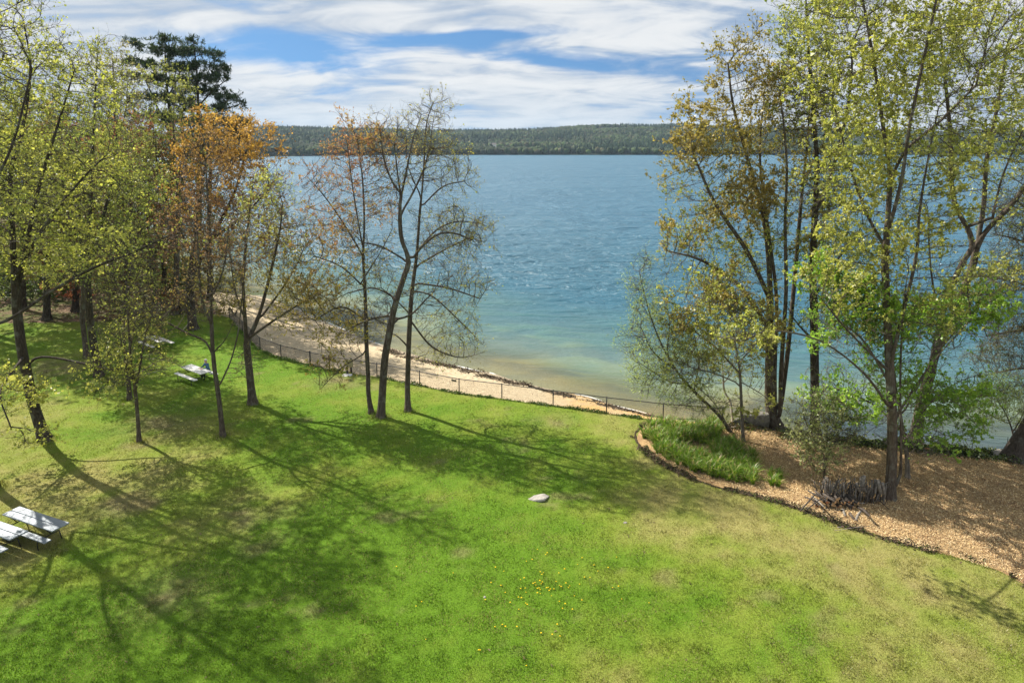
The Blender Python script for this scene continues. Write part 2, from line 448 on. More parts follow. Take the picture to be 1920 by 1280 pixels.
b.inputs['IOR'].default_value = 1.333; b.inputs['Specular IOR Level'].default_value = .36; t.l.new(bn.outputs[0], b.inputs['Normal'])
trn = t.new('ShaderNodeBsdfTransparent'); trn.inputs[0].default_value = (.80, .90, .86, 1)
mx = t.new('ShaderNodeMixShader'); t.put(mx.inputs[0], t.math('MAXIMUM', bank_shade, t.step(sh, 0.0, 7.0, .25, 1.0))); t.l.new(trn.outputs[0], mx.inputs[1]); t.l.new(b.outputs[0], mx.inputs[2])
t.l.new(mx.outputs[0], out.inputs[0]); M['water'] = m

def simple(name, col, rough=.6, spec=.4, metal=0.0, var=.15, scale=8.0, bstr=.2, bdist=.01):
    m, t, out = mat(name); p = t.new('ShaderNodeTexCoord').outputs['Object']
    n = t.noise(p, scale, 5, .6)
    lo = tuple(c * (1 - var) for c in col); hi = tuple(min(1, c * (1 + var)) for c in col)
    bsdf(t, out, t.ramp(n, [(.3, lo), (.7, hi)]), rough, spec, metal, bump=n, bstr=bstr, bdist=bdist)
    M[name] = m; return m
simple('white_plastic', (.74, .74, .71), .5, .4, 0, .18, 3)
simple('aluminium', (.24, .27, .30), .5, .5, .3, .25, 3)
simple('weathered_white', (.66, .65, .62), .7, .3, 0, .22, 14)
simple('black_tube', (.018, .018, .020), .4, .5)
simple('fence_black', (.022, .022, .023), .5, .5)
simple('wood_post', (.20, .13, .085), .85, .2, 0, .3, 12)
simple('pale_board', (.42, .36, .22), .8, .2, 0, .2, 9)
simple('rust_board', (.20, .12, .09), .8, .2, 0, .2, 9)
simple('pale_stone', (.31, .29, .26), .9, .2, 0, .35, 4, .8, .05)
simple('grey_stone', (.20, .19, .165), .9, .2, 0, .4, 5, .9, .06)
simple('pale_base', (.62, .62, .60), .4, .5)
simple('log_bark', (.075, .062, .052), .9, .2, 0, .55, 14, .8, .02)
simple('log_grey', (.20, .18, .155), .9, .2, 0, .45, 10, .8, .02)
simple('stick_grey', (.17, .15, .125), .9, .2, 0, .4, 12)
simple('cut_end', (.48, .30, .15), .8, .2, 0, .3, 16)
simple('cut_end_red', (.36, .15, .07), .8, .2, 0, .3, 16)
simple('skin', (.50, .31, .23), .6, .4, 0, .05)
simple('hair', (.62, .60, .56), .8, .2, 0, .15, 30)
simple('blue_jacket', (.075, .16, .27), .85, .2, 0, .25, 20)
simple('dark_cloth', (.02, .022, .028), .85, .2)
simple('white_wall', (.75, .75, .72), .8)
simple('roof_grey', (.12, .11, .11), .9)
simple('foam', (.62, .64, .63), .6, .3, 0, .1, 6)
simple('dandelion', (.75, .50, .01), .7, .2, 0, .15, 30)
simple('dandelion_stem', (.12, .20, .03), .7, .2)

# ------------------------------------------------------------------ the setting
def sheet(name, poly, x0, x1, y0, y1, st, zoff, material, colf=None, wob=.25, ramp=.12, seed=0):
    xs = np.arange(x0, x1 + st, st); ys = np.arange(y0, y1 + st, st)
    X, Y = np.meshgrid(xs, ys); Xf, Yf = X.ravel(), Y.ravel()
    H = terrain(Xf, Yf)
    if poly is None:
        keep = np.ones(len(Xf), bool); Z = H + zoff
    else:
        s = sdf(poly, Xf, Yf) + (VN[seed].fbm(Xf, Yf, 1.3, 3) - .5) * wob * 2
        Z = H + np.clip(s * ramp, -.16, zoff); keep = s > -1.0
    nx = len(xs); idx = np.arange(len(Xf)).reshape(X.shape)
    q = np.stack([idx[:-1, :-1], idx[:-1, 1:], idx[1:, 1:], idx[1:, :-1]], -1).reshape(-1, 4)
    q = q[keep[q].all(1)]
    used = np.unique(q); mp = np.full(len(Xf), -1); mp[used] = np.arange(len(used))
    V = np.stack([Xf, Yf, Z], -1)[used]
    c = None if colf is None else colf(V[:, 0], V[:, 1])
    me = mesh_np(name, V, mp[q], c, True, [material])
    return tag(link(name, me), kind='structure')

sheet('ground', None, -130, 70, -20, 172, .8, -.06, M['floor'])
sheet('beach', beach, -36, 22, 28, 96, .3, .005, M['sand'], wob=.15)
sheet('lawn', lawn, -60, 32, 4, 62, .3, .025, M['lawn'], lawn_color, wob=.30, seed=2)
sheet('mulch_bed', bed, 6, 48, 10, 40, .3, .06, M['mulch'], wob=.12, seed=3)

def smooth_path(pts, n=8):
    pts = np.asarray(pts, float); out = []
    P = np.vstack([2 * pts[0] - pts[1], pts, 2 * pts[-1] - pts[-2]])
    for i in range(1, len(P) - 2):
        for k in range(n):
            t = k / n
            out.append(.5 * ((2 * P[i]) + (-P[i - 1] + P[i + 1]) * t + (2 * P[i - 1] - 5 * P[i] + 4 * P[i + 1] - P[i + 2]) * t * t + (-P[i - 1] + 3 * P[i] - 3 * P[i + 1] + P[i + 2]) * t ** 3))
    out.append(pts[-1]); return np.array(out)

def strip(name, path, wid, zoff, material, hump=.0, seed=1):
    """a ragged band laid along a line on the ground"""
    r = np.random.default_rng(seed); pts = smooth_path(path, 26); n = len(pts)
    d = np.gradient(pts, axis=0); d /= np.linalg.norm(d, axis=1)[:, None] + 1e-9
    nrm = np.stack([-d[:, 1], d[:, 0]], -1)
    V = []; K = 5
    for k in range(K):
        a = (k / (K - 1) - .5) * 2
        off = a * wid * (.35 + 1.3 * VN[seed].fbm(pts[:, 0] * 3, pts[:, 1] * 3, 1.0, 3)) + .08 * (VN[seed + 1].fbm(pts[:, 0] * 5, pts[:, 1] * 5, 1.0, 2) - .5)
        q = pts + nrm * off[:, None]
        edge = abs(a) > .9
        z = terrain(q[:, 0], q[:, 1]) + (-.03 if edge else zoff + hump * (1 - a * a) * (.4 + r.random(n)))
        V.append(np.stack([q[:, 0], q[:, 1], z], -1))
    V = np.stack(V, 1).reshape(-1, 3)
    i = np.arange(n - 1)[:, None] * K; j = np.arange(K - 1)[None]
    f = np.stack([i + j, i + j + 1, i + K + j + 1, i + K + j], -1).reshape(-1, 4)
    return link(name, mesh_np(name, V, f, None, True, [material]))
tag(strip('soil_edging', np.array(gp(BED_PX[:13])), .085, .02, M['soil'], .025), kind='structure')

# lake
def graded(vals):
    out = [vals[0][0]]
    for a, b, s in vals: out += list(np.arange(a + s, b + s * .5, s))
    return np.array(out)
lx = graded([(-3200, -400, 200), (-400, -120, 14), (-120, -50, 2.5), (-50, 62, .36), (62, 120, 2.5), (120, 400, 14), (400, 3200, 200)])
ly = graded([(24, 105, .30), (105, 170, .8), (170, 400, 5), (400, 2000, 100)])
X, Y = np.meshgrid(lx, ly); s = sdf(land, X.ravel()[::1], Y.ravel()) if X.size < 4e5 else sdf(land, X.ravel(), Y.ravel())
s = np.clip(-s, 0, 400)
idx = np.arange(X.size).reshape(X.shape)
q = np.stack([idx[:-1, :-1], idx[:-1, 1:], idx[1:, 1:], idx[1:, :-1]], -1).reshape(-1, 4)
xr, yr = X.ravel() * .97 - Y.ravel() * .24, X.ravel() * .24 + Y.ravel() * .97
wv = (VN[0].fbm(xr * .42, yr, 1.9, 4, .55) - .5) * .17 + (VN[1].fbm(xr * .5 + 40, yr, .95, 3, .55) - .5) * .12 + (VN[2].fbm(xr * .4, yr, 9.0, 2, .5) - .5) * .15
amp = np.clip(s / 38, 0, 1) * np.clip((190 - Y.ravel()) / 60, 0, 1)
V = np.stack([X.ravel(), Y.ravel(), WATER_Z + wv * (.06 + .94 * amp) * (Y.ravel() < 190)], -1)
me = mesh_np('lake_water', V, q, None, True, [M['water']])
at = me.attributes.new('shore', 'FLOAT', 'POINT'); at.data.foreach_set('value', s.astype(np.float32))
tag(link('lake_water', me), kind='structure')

# far shore hills
def hill_h(x, y):
    ys = 1200 + (VN[1].fbm(x + 900, x * 0 + 3, 260, 3) - .5) * 60 - 260 * np.exp(-((x + 520) / 260.) ** 2)
    t = np.clip((y - ys) / 900, 0, 1); t = t * t * (3 - 2 * t)
    rid = 54 + 36 * (VN[2].fbm(x + 4000, x * 0 + 9, 420, 3) - .5) + 6 * np.exp(-((x - 360) / 250.) ** 2)
    h = rid * t + (VN[3].fbm(x + 3000, y, 170, 3) - .5) * 22 * np.clip((y - ys) / 200, 0, 1) * (1 - .5 * t)
    return np.where(y < ys, -3 + 0 * h, h + .2), ys
FIELDS = [(965, 272, 42, 60), (1165, 244, 50, 90), (940, 262, 18, 40), (1262, 252, 22, 40)]
def field(x, y):
    u = CX + FPX * x / (y * cp); f = 0
    for (fu, dist, fw, _), yy in zip(FIELDS, (1330, 1950, 1420, 1650)):
        f = np.maximum(f, ((np.abs(u - fu) < fw) & (np.abs(y - yy) < 55)))
    return f > 0
hx = np.arange(-2600, 2601, 40.); hy = np.arange(860, 3000, 25.)
X, Y = np.meshgrid(hx, hy); H, _ = hill_h(X.ravel(), Y.ravel())
idx = np.arange(X.size).reshape(X.shape)
q = np.stack([idx[:-1, :-1], idx[:-1, 1:], idx[1:, 1:], idx[1:, :-1]], -1).reshape(-1, 4)
hc = np.where(field(X.ravel(), Y.ravel())[:, None], np.array([[.075, .12, .03]]), np.array([[.018, .028, .012]]))
tag(link('hills', mesh_np('hills', np.stack([X.ravel(), Y.ravel(), H], -1), q, hc, True, [M['chip']])), kind='structure')

r = np.random.default_rng(3)
N = 64000
ty = 880 + (2350 - 880) * r.random(N) ** 1.05; tx = (r.random(N) * 2 - 1) * .80 * ty
H, ys = hill_h(tx, ty); ok = (ty > ys + 3) & ~field(tx, ty)
tx, ty, H = tx[ok], ty[ok], H[ok]; n = len(tx)
phi = (1 + 5 ** .5) / 2
ico = np.array([(-1, phi, 0), (1, phi, 0), (-1, -phi, 0), (1, -phi, 0), (0, -1, phi), (0, 1, phi), (0, -1, -phi), (0, 1, -phi), (phi, 0, -1), (phi, 0, 1), (-phi, 0, -1), (-phi, 0, 1)]) / 1.9
icf = np.array([(0, 11, 5), (0, 5, 1), (0, 1, 7), (0, 7, 10), (0, 10, 11), (1, 5, 9), (5, 11, 4), (11, 10, 2), (10, 7, 6), (7, 1, 8), (3, 9, 4), (3, 4, 2), (3, 2, 6), (3, 6, 8), (3, 8, 9), (4, 9, 5), (2, 4, 11), (6, 2, 10), (8, 6, 7), (9, 8, 1)])
kind = VN[4].fbm(tx + 5000, ty, 150, 3) + (r.random(n) - .5) * .30
con = kind > .58
rad = np.where(con, 2.6 + 1.6 * r.random(n), 3.6 + 3.2 * r.random(n)); hh = np.where(con, 13 + 7 * r.random(n), 9 + 5 * r.random(n))
Vt = np.repeat(ico[None], n, 0) * (1 + .35 * (r.random((n, 12, 1)) - .5))
zf = (Vt[:, :, 2] + 1) / 2
nar = np.where(con[:, None], np.clip(1.05 - zf, .08, 1), 1.0)
Vt[:, :, 0] = Vt[:, :, 0] * rad[:, None] * nar + tx[:, None]; Vt[:, :, 1] = Vt[:, :, 1] * rad[:, None] * nar + ty[:, None]
Vt[:, :, 2] = zf * hh[:, None] * .98 - .3 + H[:, None]
Ft = (icf[None] + (np.arange(n) * 12)[:, None, None]).reshape(-1, 3)
pal = np.array([(.060, .105, .032), (.085, .130, .038), (.042, .075, .028), (.090, .088, .045), (.068, .090, .042)])
ci = r.integers(0, 5, n); tc_ = pal[ci] * (.75 + .5 * r.random((n, 1))); tc_ = tc_ * .50 * (.30 + 1.4 * VN[5].fbm(tx + 7000, ty, 120, 3))[:, None]; tc_[con] = np.array([.012, .028, .014]) * (.7 + .7 * r.random((con.sum(), 1)))
ff = link('far_forest', mesh_np('far_forest', Vt.reshape(-1, 3), Ft, np.repeat(tc_, 20, 0), True, [M['chip']]))
tag(ff, 'distant mixed woods covering the hills across the lake', 'woods', None, 'stuff')

def house(u, y, wx, wy, h, label, name='farmhouse'):
    x = (u - CX) / FPX * y * cp
    z = float(hill_h(np.array([x]), np.array([float(y)]))[0][0])
    e = empty(name, (x, y, z), label, 'house')
    b = MB(); b.box((0, 0, h / 2 + 1), (wx, wy, h + 4)); b.build('wall', M['white_wall'], e)
    b = MB(); b.add([(-wx / 2 - .5, -wy / 2 - .6, h + 3), (wx / 2 + .5, -wy / 2 - .6, h + 3), (wx / 2 + .5, wy / 2 + .6, h + 3), (-wx / 2 - .5, wy / 2 + .6, h + 3), (-wx / 2 - .5, 0, h + 6.5), (wx / 2 + .5, 0, h + 6.5)],
                    [(0, 1, 5, 4), (2, 3, 4, 5), (3, 0, 4), (1, 2, 5), (3, 2, 1, 0)]); b.build('roof', M['roof_grey'], e)
    b = MB()
    for k in (-.3, 0, .3): b = MB(); b.box((k * wx, -wy / 2 - .05, h * .6 + 1), (1.6, .2, 2.2)); b.build('window', M['roof_grey'], e)
house(925, 1400, 12, 9, 7, 'small white farmhouse beside the hillside meadow across the lake')
house(1272, 1640, 22, 10, 6, 'long pale building low on the right hillside across the lake', 'farm_building')

# ------------------------------------------------------------------ trees
def nrm(a): return a / (np.linalg.norm(a, axis=-1, keepdims=True) + 1e-9)

def grow(stems, blobs, natt, r, D=.45, dk=.6, di=7.0, up=.12, iters=110, wander=.10):
    pos = []; par = []; smin = []
    for si, st in enumerate(stems):
        L = np.concatenate([[0], np.cumsum(np.linalg.norm(np.diff(st, axis=0), axis=1))])
        m = max(2, int(L[-1] / D)); tt = np.linspace(0, L[-1], m + 1)
        P = np.stack([np.interp(tt, L, st[:, k]) for k in range(3)], -1)
        if si: 
            j = int(np.argmin(((np.array(pos) - P[0]) ** 2).sum(1))); P = P[1:]; last = j
        else: last = -1
        for qi, q in enumerate(P): pos.append(q); par.append(last); last = len(pos) - 1; smin.append((1.0 if si == 0 else .40) * (1 - .88 * (qi / max(1, len(P) - 1)) ** .8))
    nstem = len(pos)
    wt = np.array([b[3] for b in blobs]); wt = wt / wt.sum()
    cnt = r.multinomial(natt, wt); A = []
    for (c, rx, rz, w_, ry), k in zip(blobs, cnt):
        k2 = int(k * 1.5)
        rr = r.random((k2, 1)) ** .42; rr = np.where(r.random((k2, 1)) < .10, 1 + .30 * r.random((k2, 1)), rr)
        d = nrm(r.normal(size=(k2, 3))) * rr * np.array([rx, ry, rz]) + c
        gate = VN[1].fbm(d[:, 0] + d[:, 1] * .6 + 60, d[:, 2] + d[:, 1] * .4 + 9, 1.7, 2)
        A.append(d[np.argsort(-(gate + .22 * r.random(k2)))[:k]])
    A = np.concatenate(A); A = A[A[:, 2] > .4]
    P = np.array(pos); dmin = np.full(len(A), 1e9); near = np.zeros(len(A), int)
    def upd(newP, base):
        if len(newP) == 0 or len(A) == 0: return
        for s0 in range(0, len(newP), 256):
            c = newP[s0:s0 + 256]
            d = np.sqrt(((A[:, None] - c[None]) ** 2).sum(2)); k = d.argmin(1); dd = d[np.arange(len(A)), k]
            b = dd < dmin; dmin[b] = dd[b]; near[b] = k[b] + base + s0
    skip = max(1, int(.12 * len(stems[0])))
    upd(P, 0)
    kids = {}
    for it in range(iters):
        act = dmin < di
        if not act.any(): break
        n_ = near[act]; vec = nrm(A[act] - P[n_])
        acc = np.zeros((len(P), 3)); np.add.at(acc, n_, vec)
        src = np.unique(n_)
        pa = np.array(par)[src]; pd = np.where((src >= nstem)[:, None], P[src] - P[np.maximum(pa, 0)], 0) / D
        d = nrm(nrm(acc[src]) + pd * INERT + np.array([0, 0, up]) + r.normal(size=(len(src), 3)) * wander)
        new = P[src] + d * D
        okm = np.array([kids.get(int(s), 0) < 4 for s in src])
        if not okm.all():
            dead = set(src[~okm].tolist())
            m = np.array([int(k) in dead for k in near]); dmin[m & (dmin < di)] = 1e8
        src, new = src[okm], new[okm]
        if len(src) == 0: break
        for s in src: kids[int(s)] = kids.get(int(s), 0) + 1
        base = len(P); P = np.vstack([P, new]); par += src.tolist()
        upd(new, base)
        keep = dmin > dk
        A = A[keep]; dmin = dmin[keep]; near = near[keep]
        if len(A) == 0 or len(P) > 9000: break
    return P, np.array(par), nstem, np.array(smin)

INERT = 1.0; TREE_FEET = []
DENS, DKF, LEAFK, LSZ, LCOL = 4.2, .66, 1.38, .60, 1.36
def tree(name, label, cat, base, stems, R, blobs, natt=700, twig=2.0, tl=(.35, .8), nleaf=4, lsize=.11, pal=None, pal2=None, hsplit=None,
         leafw=.42, bark='bark', seed=1, group=None, y=None, dk=.62, D=.45, up=.22, lean=.10, droop=0.0, tr=.0055, clump=.5, needle=False, wander=.11, pow_=2.2, twigup=.35, flare=1.7, spread=1.0, shoots=1.2, taper=.45, stemk=.80):
    r = np.random.default_rng(seed)
    b3 = G(*base); yb = b3[1] if y is None else y
    if y is not None: b3 = W(base[0], base[1], y)
    b3[2] = tz(b3[0], b3[1]) - .05
    S = []
    for k, st in enumerate(stems):
        st = [tuple(q) for q in st]
        pts = []
        slope = (r.random() - .5) * 2 * lean
        for q in st:
            dy = q[2] if len(q) > 2 else 0.0
            p = W(q[0], q[1], yb + dy)
            hgt = max(p[2] - b3[2], 0)
            p = W(q[0], q[1], yb + dy + slope * hgt * (.4 if k == 0 else 1) + .15 * math.sin(hgt * .9 + k * 2))
            pts.append(p)
        pts = np.array(pts)
        if k == 0: pts[0] = b3
        S.append(smooth_path(pts, 5) if len(pts) > 2 else pts)
    B = []
    for q in blobs:
        u, v, ru, rv, wgt = q[:5]; dy = q[5] if len(q) > 5 else 0.0; ky = q[6] if len(q) > 6 else .85
        c = W(u, v, yb + dy); s = (yb + dy) / FPX / cp * 1.02
        B.append((c, ru * s, rv * s * 1.03, wgt, ru * s * ky))
    P, par, nst, smin = grow(S, B, int(natt * DENS), r, D * .8, dk * DKF, 4.5, up, wander=wander)
    n = len(P); rad = np.zeros(n); acc = np.zeros(n); ch = np.zeros(n, int); r0 = .0085
    for i in range(n - 1, -1, -1):
        rad[i] = max(r0, acc[i] ** (1 / pow_)) if acc[i] > 0 else r0
        if par[i] >= 0: acc[par[i]] += rad[i] ** pow_; ch[par[i]] += 1
    k0 = math.log(R / r0) / max(1e-6, math.log(rad[0] / r0))
    rad = r0 * (rad / r0) ** k0
    hb = P[:, 2] - b3[2]
    if stemk > 0: rad[:nst] = np.maximum(rad[:nst], smin * R * stemk)
    rad = rad * (1 + (flare - 1) * np.exp(-np.clip(hb, 0, None) / .35) * (np.arange(n) < nst))
    hh_ = np.clip(hb / max(1., hb.max()), 0, 1); rad = np.where(rad > .02, .02 + (rad - .02) * (1 - taper * hh_), rad)
    P = P - b3
    e = empty(name, tuple(b3), label, cat, group); TREE_FEET.append((b3[0], b3[1], R))
    # thick wood: continuous tubes
    thr = .030
    best = {}
    for i in range(n):
        p = par[i]
        if p >= 0 and (p not in best or rad[i] > rad[best[p]]): best[p] = i
    tv, tf, to = [], [], 0
    done = np.zeros(n, bool); thick = rad >= thr
    for i in range(n):
        if not thick[i] or done[i]: continue
        ch_ = [i]; done[i] = True; j = i
        while j in best and thick[best[j]] and not done[best[j]]:
            j = best[j]; ch_.append(j); done[j] = True
        if j in best: ch_.append(best[j])
        rr = [rad[a] for a in ch_]; pp = [P[a] for a in ch_]
        if par[i] >= 0: pp = [P[par[i]]] + pp; rr = [min(rad[par[i]] * .9, rad[i] * 1.25)] + rr
        if len(pp) < 2: continue
        k = 10 if max(rr) > .12 else (7 if max(rr) > .06 else 5)
        v, f = tube_arrays(np.array(pp), np.array(rr), k)
        tv.append(v); tf.append(f + to); to += len(v)
    if tv: link('trunk', mesh_np('trunk', np.concatenate(tv), np.concatenate(tf), None, True, [M[bark]]), e)
    # thin wood: prisms
    thin = np.where((~thick) & (par >= 0))[0]
    segs = [(P[par[thin]], P[thin], np.minimum(rad[par[thin]], rad[thin] * 1.3), rad[thin])]
    # twigs
    cand = np.where(rad < .034)[0]; cand = cand[cand > 2]
    m = r.poisson(twig, len(cand)); src = np.repeat(cand, m); nt = len(src)
    bd = nrm(P[src] - P[np.maximum(par[src], 0)])
    dirs = nrm(bd * .8 * spread + r.normal(size=(nt, 3)) * .50 + np.array([0, 0, twigup - droop * .6]))
    ln = tl[0] + (tl[1] - tl[0]) * r.random(nt)
    a = P[src] + (P[np.maximum(par[src], 0)] - P[src]) * r.random((nt, 1)) * .8
    mid = a + dirs * ln[:, None] * .5
    d2 = nrm(dirs + r.normal(size=(nt, 3)) * .3 + np.array([0, 0, .15 - droop]))
    end = mid + d2 * ln[:, None] * .5
    segs += [(a, mid, np.full(nt, tr), np.full(nt, tr * .8)), (mid, end, np.full(nt, tr * .8), np.full(nt, tr * .45))]
    # side shoots of the twigs
    s2 = np.repeat(np.arange(nt), r.poisson(shoots, nt)); n2 = len(s2)
    fa = r.random((n2, 1)) * .8 + .1
    a2 = a[s2] + (mid[s2] - a[s2]) * fa; a2 = np.where(fa > .5, mid[s2] + (end[s2] - mid[s2]) * (fa - .5) * 1.6, a2)
    dd = nrm(d2[s2] * .7 + r.normal(size=(n2, 3)) * .6 + np.array([0, 0, .15 - droop * .6]))
    l2 = ln[s2] * (.25 + .4 * r.random(n2))
    m2 = a2 + dd * l2[:, None] * .5; e2 = a2 + dd * l2[:, None]
    segs += [(a2, e2, np.full(n2, tr * .65), np.full(n2, tr * .4))]
    a = np.concatenate([a, a2]); mid = np.concatenate([mid, m2]); end = np.concatenate([end, e2]); d2 = np.concatenate([d2, dd]); nt += n2
    A0 = np.concatenate([s[0] for s in segs]); A1 = np.concatenate([s[1] for s in segs]); R0 = np.concatenate([s[2] for s in segs]); R1 = np.concatenate([s[3] for s in segs])
    t_ = nrm(A1 - A0); ref = np.where(np.abs(t_[:, 2:3]) < .9, np.array([[0, 0, 1.]]), np.array([[1., 0, 0]]))
    sa = nrm(np.cross(t_, ref)); sb = np.cross(t_, sa)
    V = np.zeros((len(A0), 6, 3))
    for k in range(3):
        c_, s_ = math.cos(k * 2.0944), math.sin(k * 2.0944)
        o = c_ * sa + s_ * sb; V[:, k] = A0 + o * R0[:, None]; V[:, 3 + k] = A1 + o * R1[:, None]
    off = (np.arange(len(A0)) * 6)[:, None, None]
    F = (np.array([(0, 1, 4, 3), (1, 2, 5, 4), (2, 0, 3, 5)])[None] + off).reshape(-1, 4)
    link('branchwork', mesh_np('branchwork', V.reshape(-1, 3), F, None, True, [M[bark]]), e)
    # leaves
    if nleaf > 0 and nt:
        cl = VN[seed % 6].fbm(end[:, 0] * 1.0 + 40 + seed, end[:, 2] * 1.0 + end[:, 1] * .7, 1.25, 2)
        lam = LEAFK * nleaf * np.clip(1 + (cl - .5) * 6 * clump, .03, 3.2)
        m = r.poisson(lam); s = np.repeat(np.arange(nt), m); nl = len(s)
        f = 1 - .62 * r.random((nl, 1)) ** 1.8
        lp = np.where(f < .5, a[s] + (mid[s] - a[s]) * f * 2, mid[s] + (end[s] - mid[s]) * (f - .5) * 2)
        if needle:
            ax = nrm(d2[s] * .5 + r.normal(size=(nl, 3)) * .6 + np.array([0, 0, .35]))
        else:
            ax = nrm(d2[s] * .5 + r.normal(size=(nl, 3)) * .8 + np.array([0, 0, -.10 - droop * .4]))
        L = lsize * (1.0 if needle else LSZ) * np.exp(r.normal(size=(nl, 1)) * .38)
        nn = nrm(r.normal(size=(nl, 3)) + np.array([0, 0, .7]))
        sd_ = nrm(np.cross(ax, nn)); nn = np.cross(sd_, ax)
        Vl = np.stack([lp, lp + ax * L * .5 + sd_ * L * leafw + nn * L * .1, lp + ax * L - nn * L * .08, lp + ax * L * .5 - sd_ * L * leafw + nn * L * .1], 1)
        Fl = (np.arange(nl) * 4)[:, None] + np.arange(4)[None]
        p1 = np.array(pal); p2 = np.array(pal2 if pal2 is not None else pal)
        tw = r.random(nt)
        zr = (end[:, 2] - end[:, 2].min()) / max(.1, np.ptp(end[:, 2]))
        if hsplit is not None:
            hi = (zr + (cl - .5) * .9 + (tw - .5) * .25) > hsplit
        else: hi = np.zeros(nt, bool)
        def pick(pp, x):
            x = np.clip(x, 0, .9999) * (len(pp) - 1); i = x.astype(int); f_ = (x - i)[:, None]
            return pp[i] * (1 - f_) + pp[i + 1] * f_
        x = np.clip(.5 + (cl - .5) * 1.6 + (tw - .5) * .8, 0, 1)
        cc = np.minimum(np.where(hi[:, None], pick(p2, x), pick(p1, x))[s] * (1.0 if needle else LCOL) * (.75 + .5 * r.random((nl, 1))), .75)
        link('crown', mesh_np('crown', Vl.reshape(-1, 3), Fl, cc, False, [M['needle' if needle else 'leaf']]), e)
    return e

YG = [(.175, .21, .045), (.265, .285, .065), (.35, .345, .10)]
YG2 = [(.155, .20, .05), (.225, .26, .065), (.30, .31, .095)]
OLIVE = [(.10, .125, .035), (.17, .19, .05), (.22, .22, .07)]
RUST = [(.15, .080, .050), (.23, .125, .070), (.28, .175, .090)]
RED = [(.17, .050, .035), (.27, .085, .055), (.34, .15, .09)]
BRONZE = [(.16, .15, .04), (.23, .20, .055), (.28, .22, .075)]
GREEN = [(.12, .23, .025), (.18, .31, .038), (.26, .37, .06)]
WIL = [(.20, .28, .085), (.28, .36, .115), (.34, .40, .15)]
GREY = [(.13, .13, .07), (.19, .18, .10), (.25, .22, .13)]
DARK = [(.022, .040, .014), (.040, .065, .018), (.065, .085, .022)]
PINE = [(.022, .045, .020), (.035, .065, .026), (.060, .085, .030)]

# ---- trees left of the beach
tree('maple_tree', 'tall yellow-green maple with a leaning dark trunk at the left edge of the lawn', 'tree', (85, 826),
     [[(85, 826), (61, 752), (50, 699), (40, 649), (30, 560), (24, 450), (20, 322), (37, 270), (57, 134), (44, 40)],
      [(30, 560), (57, 423), (77, 336), (110, 230), (140, 130)], [(52, 705), (57, 678), (88, 669), (159, 682), (194, 691), (252, 698)],
      [(27, 520), (80, 430), (150, 340), (200, 290)], [(45, 670), (20, 700, -1.5), (0, 740, -3), (20, 800, -4)]],
     .26, [(40, 120, 75, 110, .9), (110, 210, 95, 110, 1.3), (60, 330, 110, 110, 1.3), (160, 330, 90, 90, 1.0), (40, 470, 100, 80, .9), (170, 450, 80, 60, .7), (210, 690, 70, 45, .5, -1), (10, 740, 70, 50, .5, -2.5), (60, 810, 45, 28, .25, -4.5), (-90, 300, 90, 200, .8)],
     natt=1050, twig=1.7, nleaf=1.7, lsize=.14, pal=YG, bark='bark_dark', seed=11, clump=.8)
tree('maple_tree', 'yellow-green maple whose dark trunk foot shows at the left edge above the foreground tables', 'tree', (-16, 915),
     [[(-16, 915), (-24, 800), (-35, 650), (-45, 450), (-50, 250), (-55, 0)], [(-38, 610), (13, 601), (100, 544), (178, 501), (248, 474), (320, 440)],
      [(-40, 520), (-120, 380), (-180, 200)], [(-45, 400), (20, 280), (60, 130)], [(-30, 700), (-100, 560), (-200, 420)]],
     .24, [(-60, 80, 140, 160, 1.2), (-130, 300, 150, 160, 1.2), (0, 330, 80, 150, .9), (260, 455, 80, 35, .5), (-200, 500, 130, 110, .8), (150, 515, 70, 30, .3)],
     natt=800, twig=1.5, nleaf=1.3, lsize=.13, pal=YG, bark='bark_dark', seed=12, clump=.8, flare=1.6)
tree('maple_tree', 'tall slim maple with a straight dark trunk casting a long shadow past the sapling', 'tree', (186, 706),
     [[(186, 706), (178, 660), (170, 610), (165, 550), (163, 470), (170, 380), (175, 260), (180, 150)], [(165, 520), (190, 420), (215, 320), (220, 220)], [(164, 480), (130, 400), (110, 300)]],
     .24, [(190, 200, 70, 100, .8), (200, 330, 100, 100, 1.2), (120, 360, 80, 110, 1), (240, 400, 70, 80, .8), (180, 470, 90, 60, .7)],
     natt=1100, twig=2.0, nleaf=1.8, lsize=.14, pal=YG2, pal2=OLIVE, hsplit=.7, bark='bark_dark', seed=13)
tree('slim_tree', 'thin pale-trunked tree just behind the slim dark maple on the left lawn', 'tree', (163, 671),
     [[(163, 671), (158, 630), (154, 590), (156, 540), (150, 440), (145, 330)]], .17,
     [(140, 330, 70, 100, 1), (150, 430, 80, 70, .8)], natt=500, nleaf=1.6, lsize=.13, pal=OLIVE, bark='bark', seed=14)
tree('slim_tree', 'slim double-leader tree standing behind the thin sapling on the left lawn', 'tree', (243, 751),
     [[(243, 751), (240, 700), (234, 650), (232, 600), (236, 540), (240, 470)], [(236, 680), (250, 620), (258, 540)]], .12,
     [(236, 520, 60, 70, 1), (255, 590, 60, 50, .7)], natt=420, twig=1.6, nleaf=.8, lsize=.11, pal=YG2, seed=15, dk=.5)
tree('sapling', 'thin straight sapling with sparse yellowish leaves left of the forked young tree', 'tree', (261, 829),
     [[(261, 829), (258, 780), (254, 737), (247, 690), (243, 640), (240, 590), (243, 540)], [(253, 735), (262, 690), (270, 640), (285, 590)], [(252, 720), (232, 660), (222, 610)]], .095,
     [(245, 560, 45, 60, .9), (280, 600, 45, 50, .7), (215, 620, 40, 50, .6), (250, 690, 70, 28, .6, -.5)], natt=460, D=.32, dk=.42, twig=1.7, tl=(.2, .55), nleaf=.8, lsize=.095, pal=YG, seed=16)
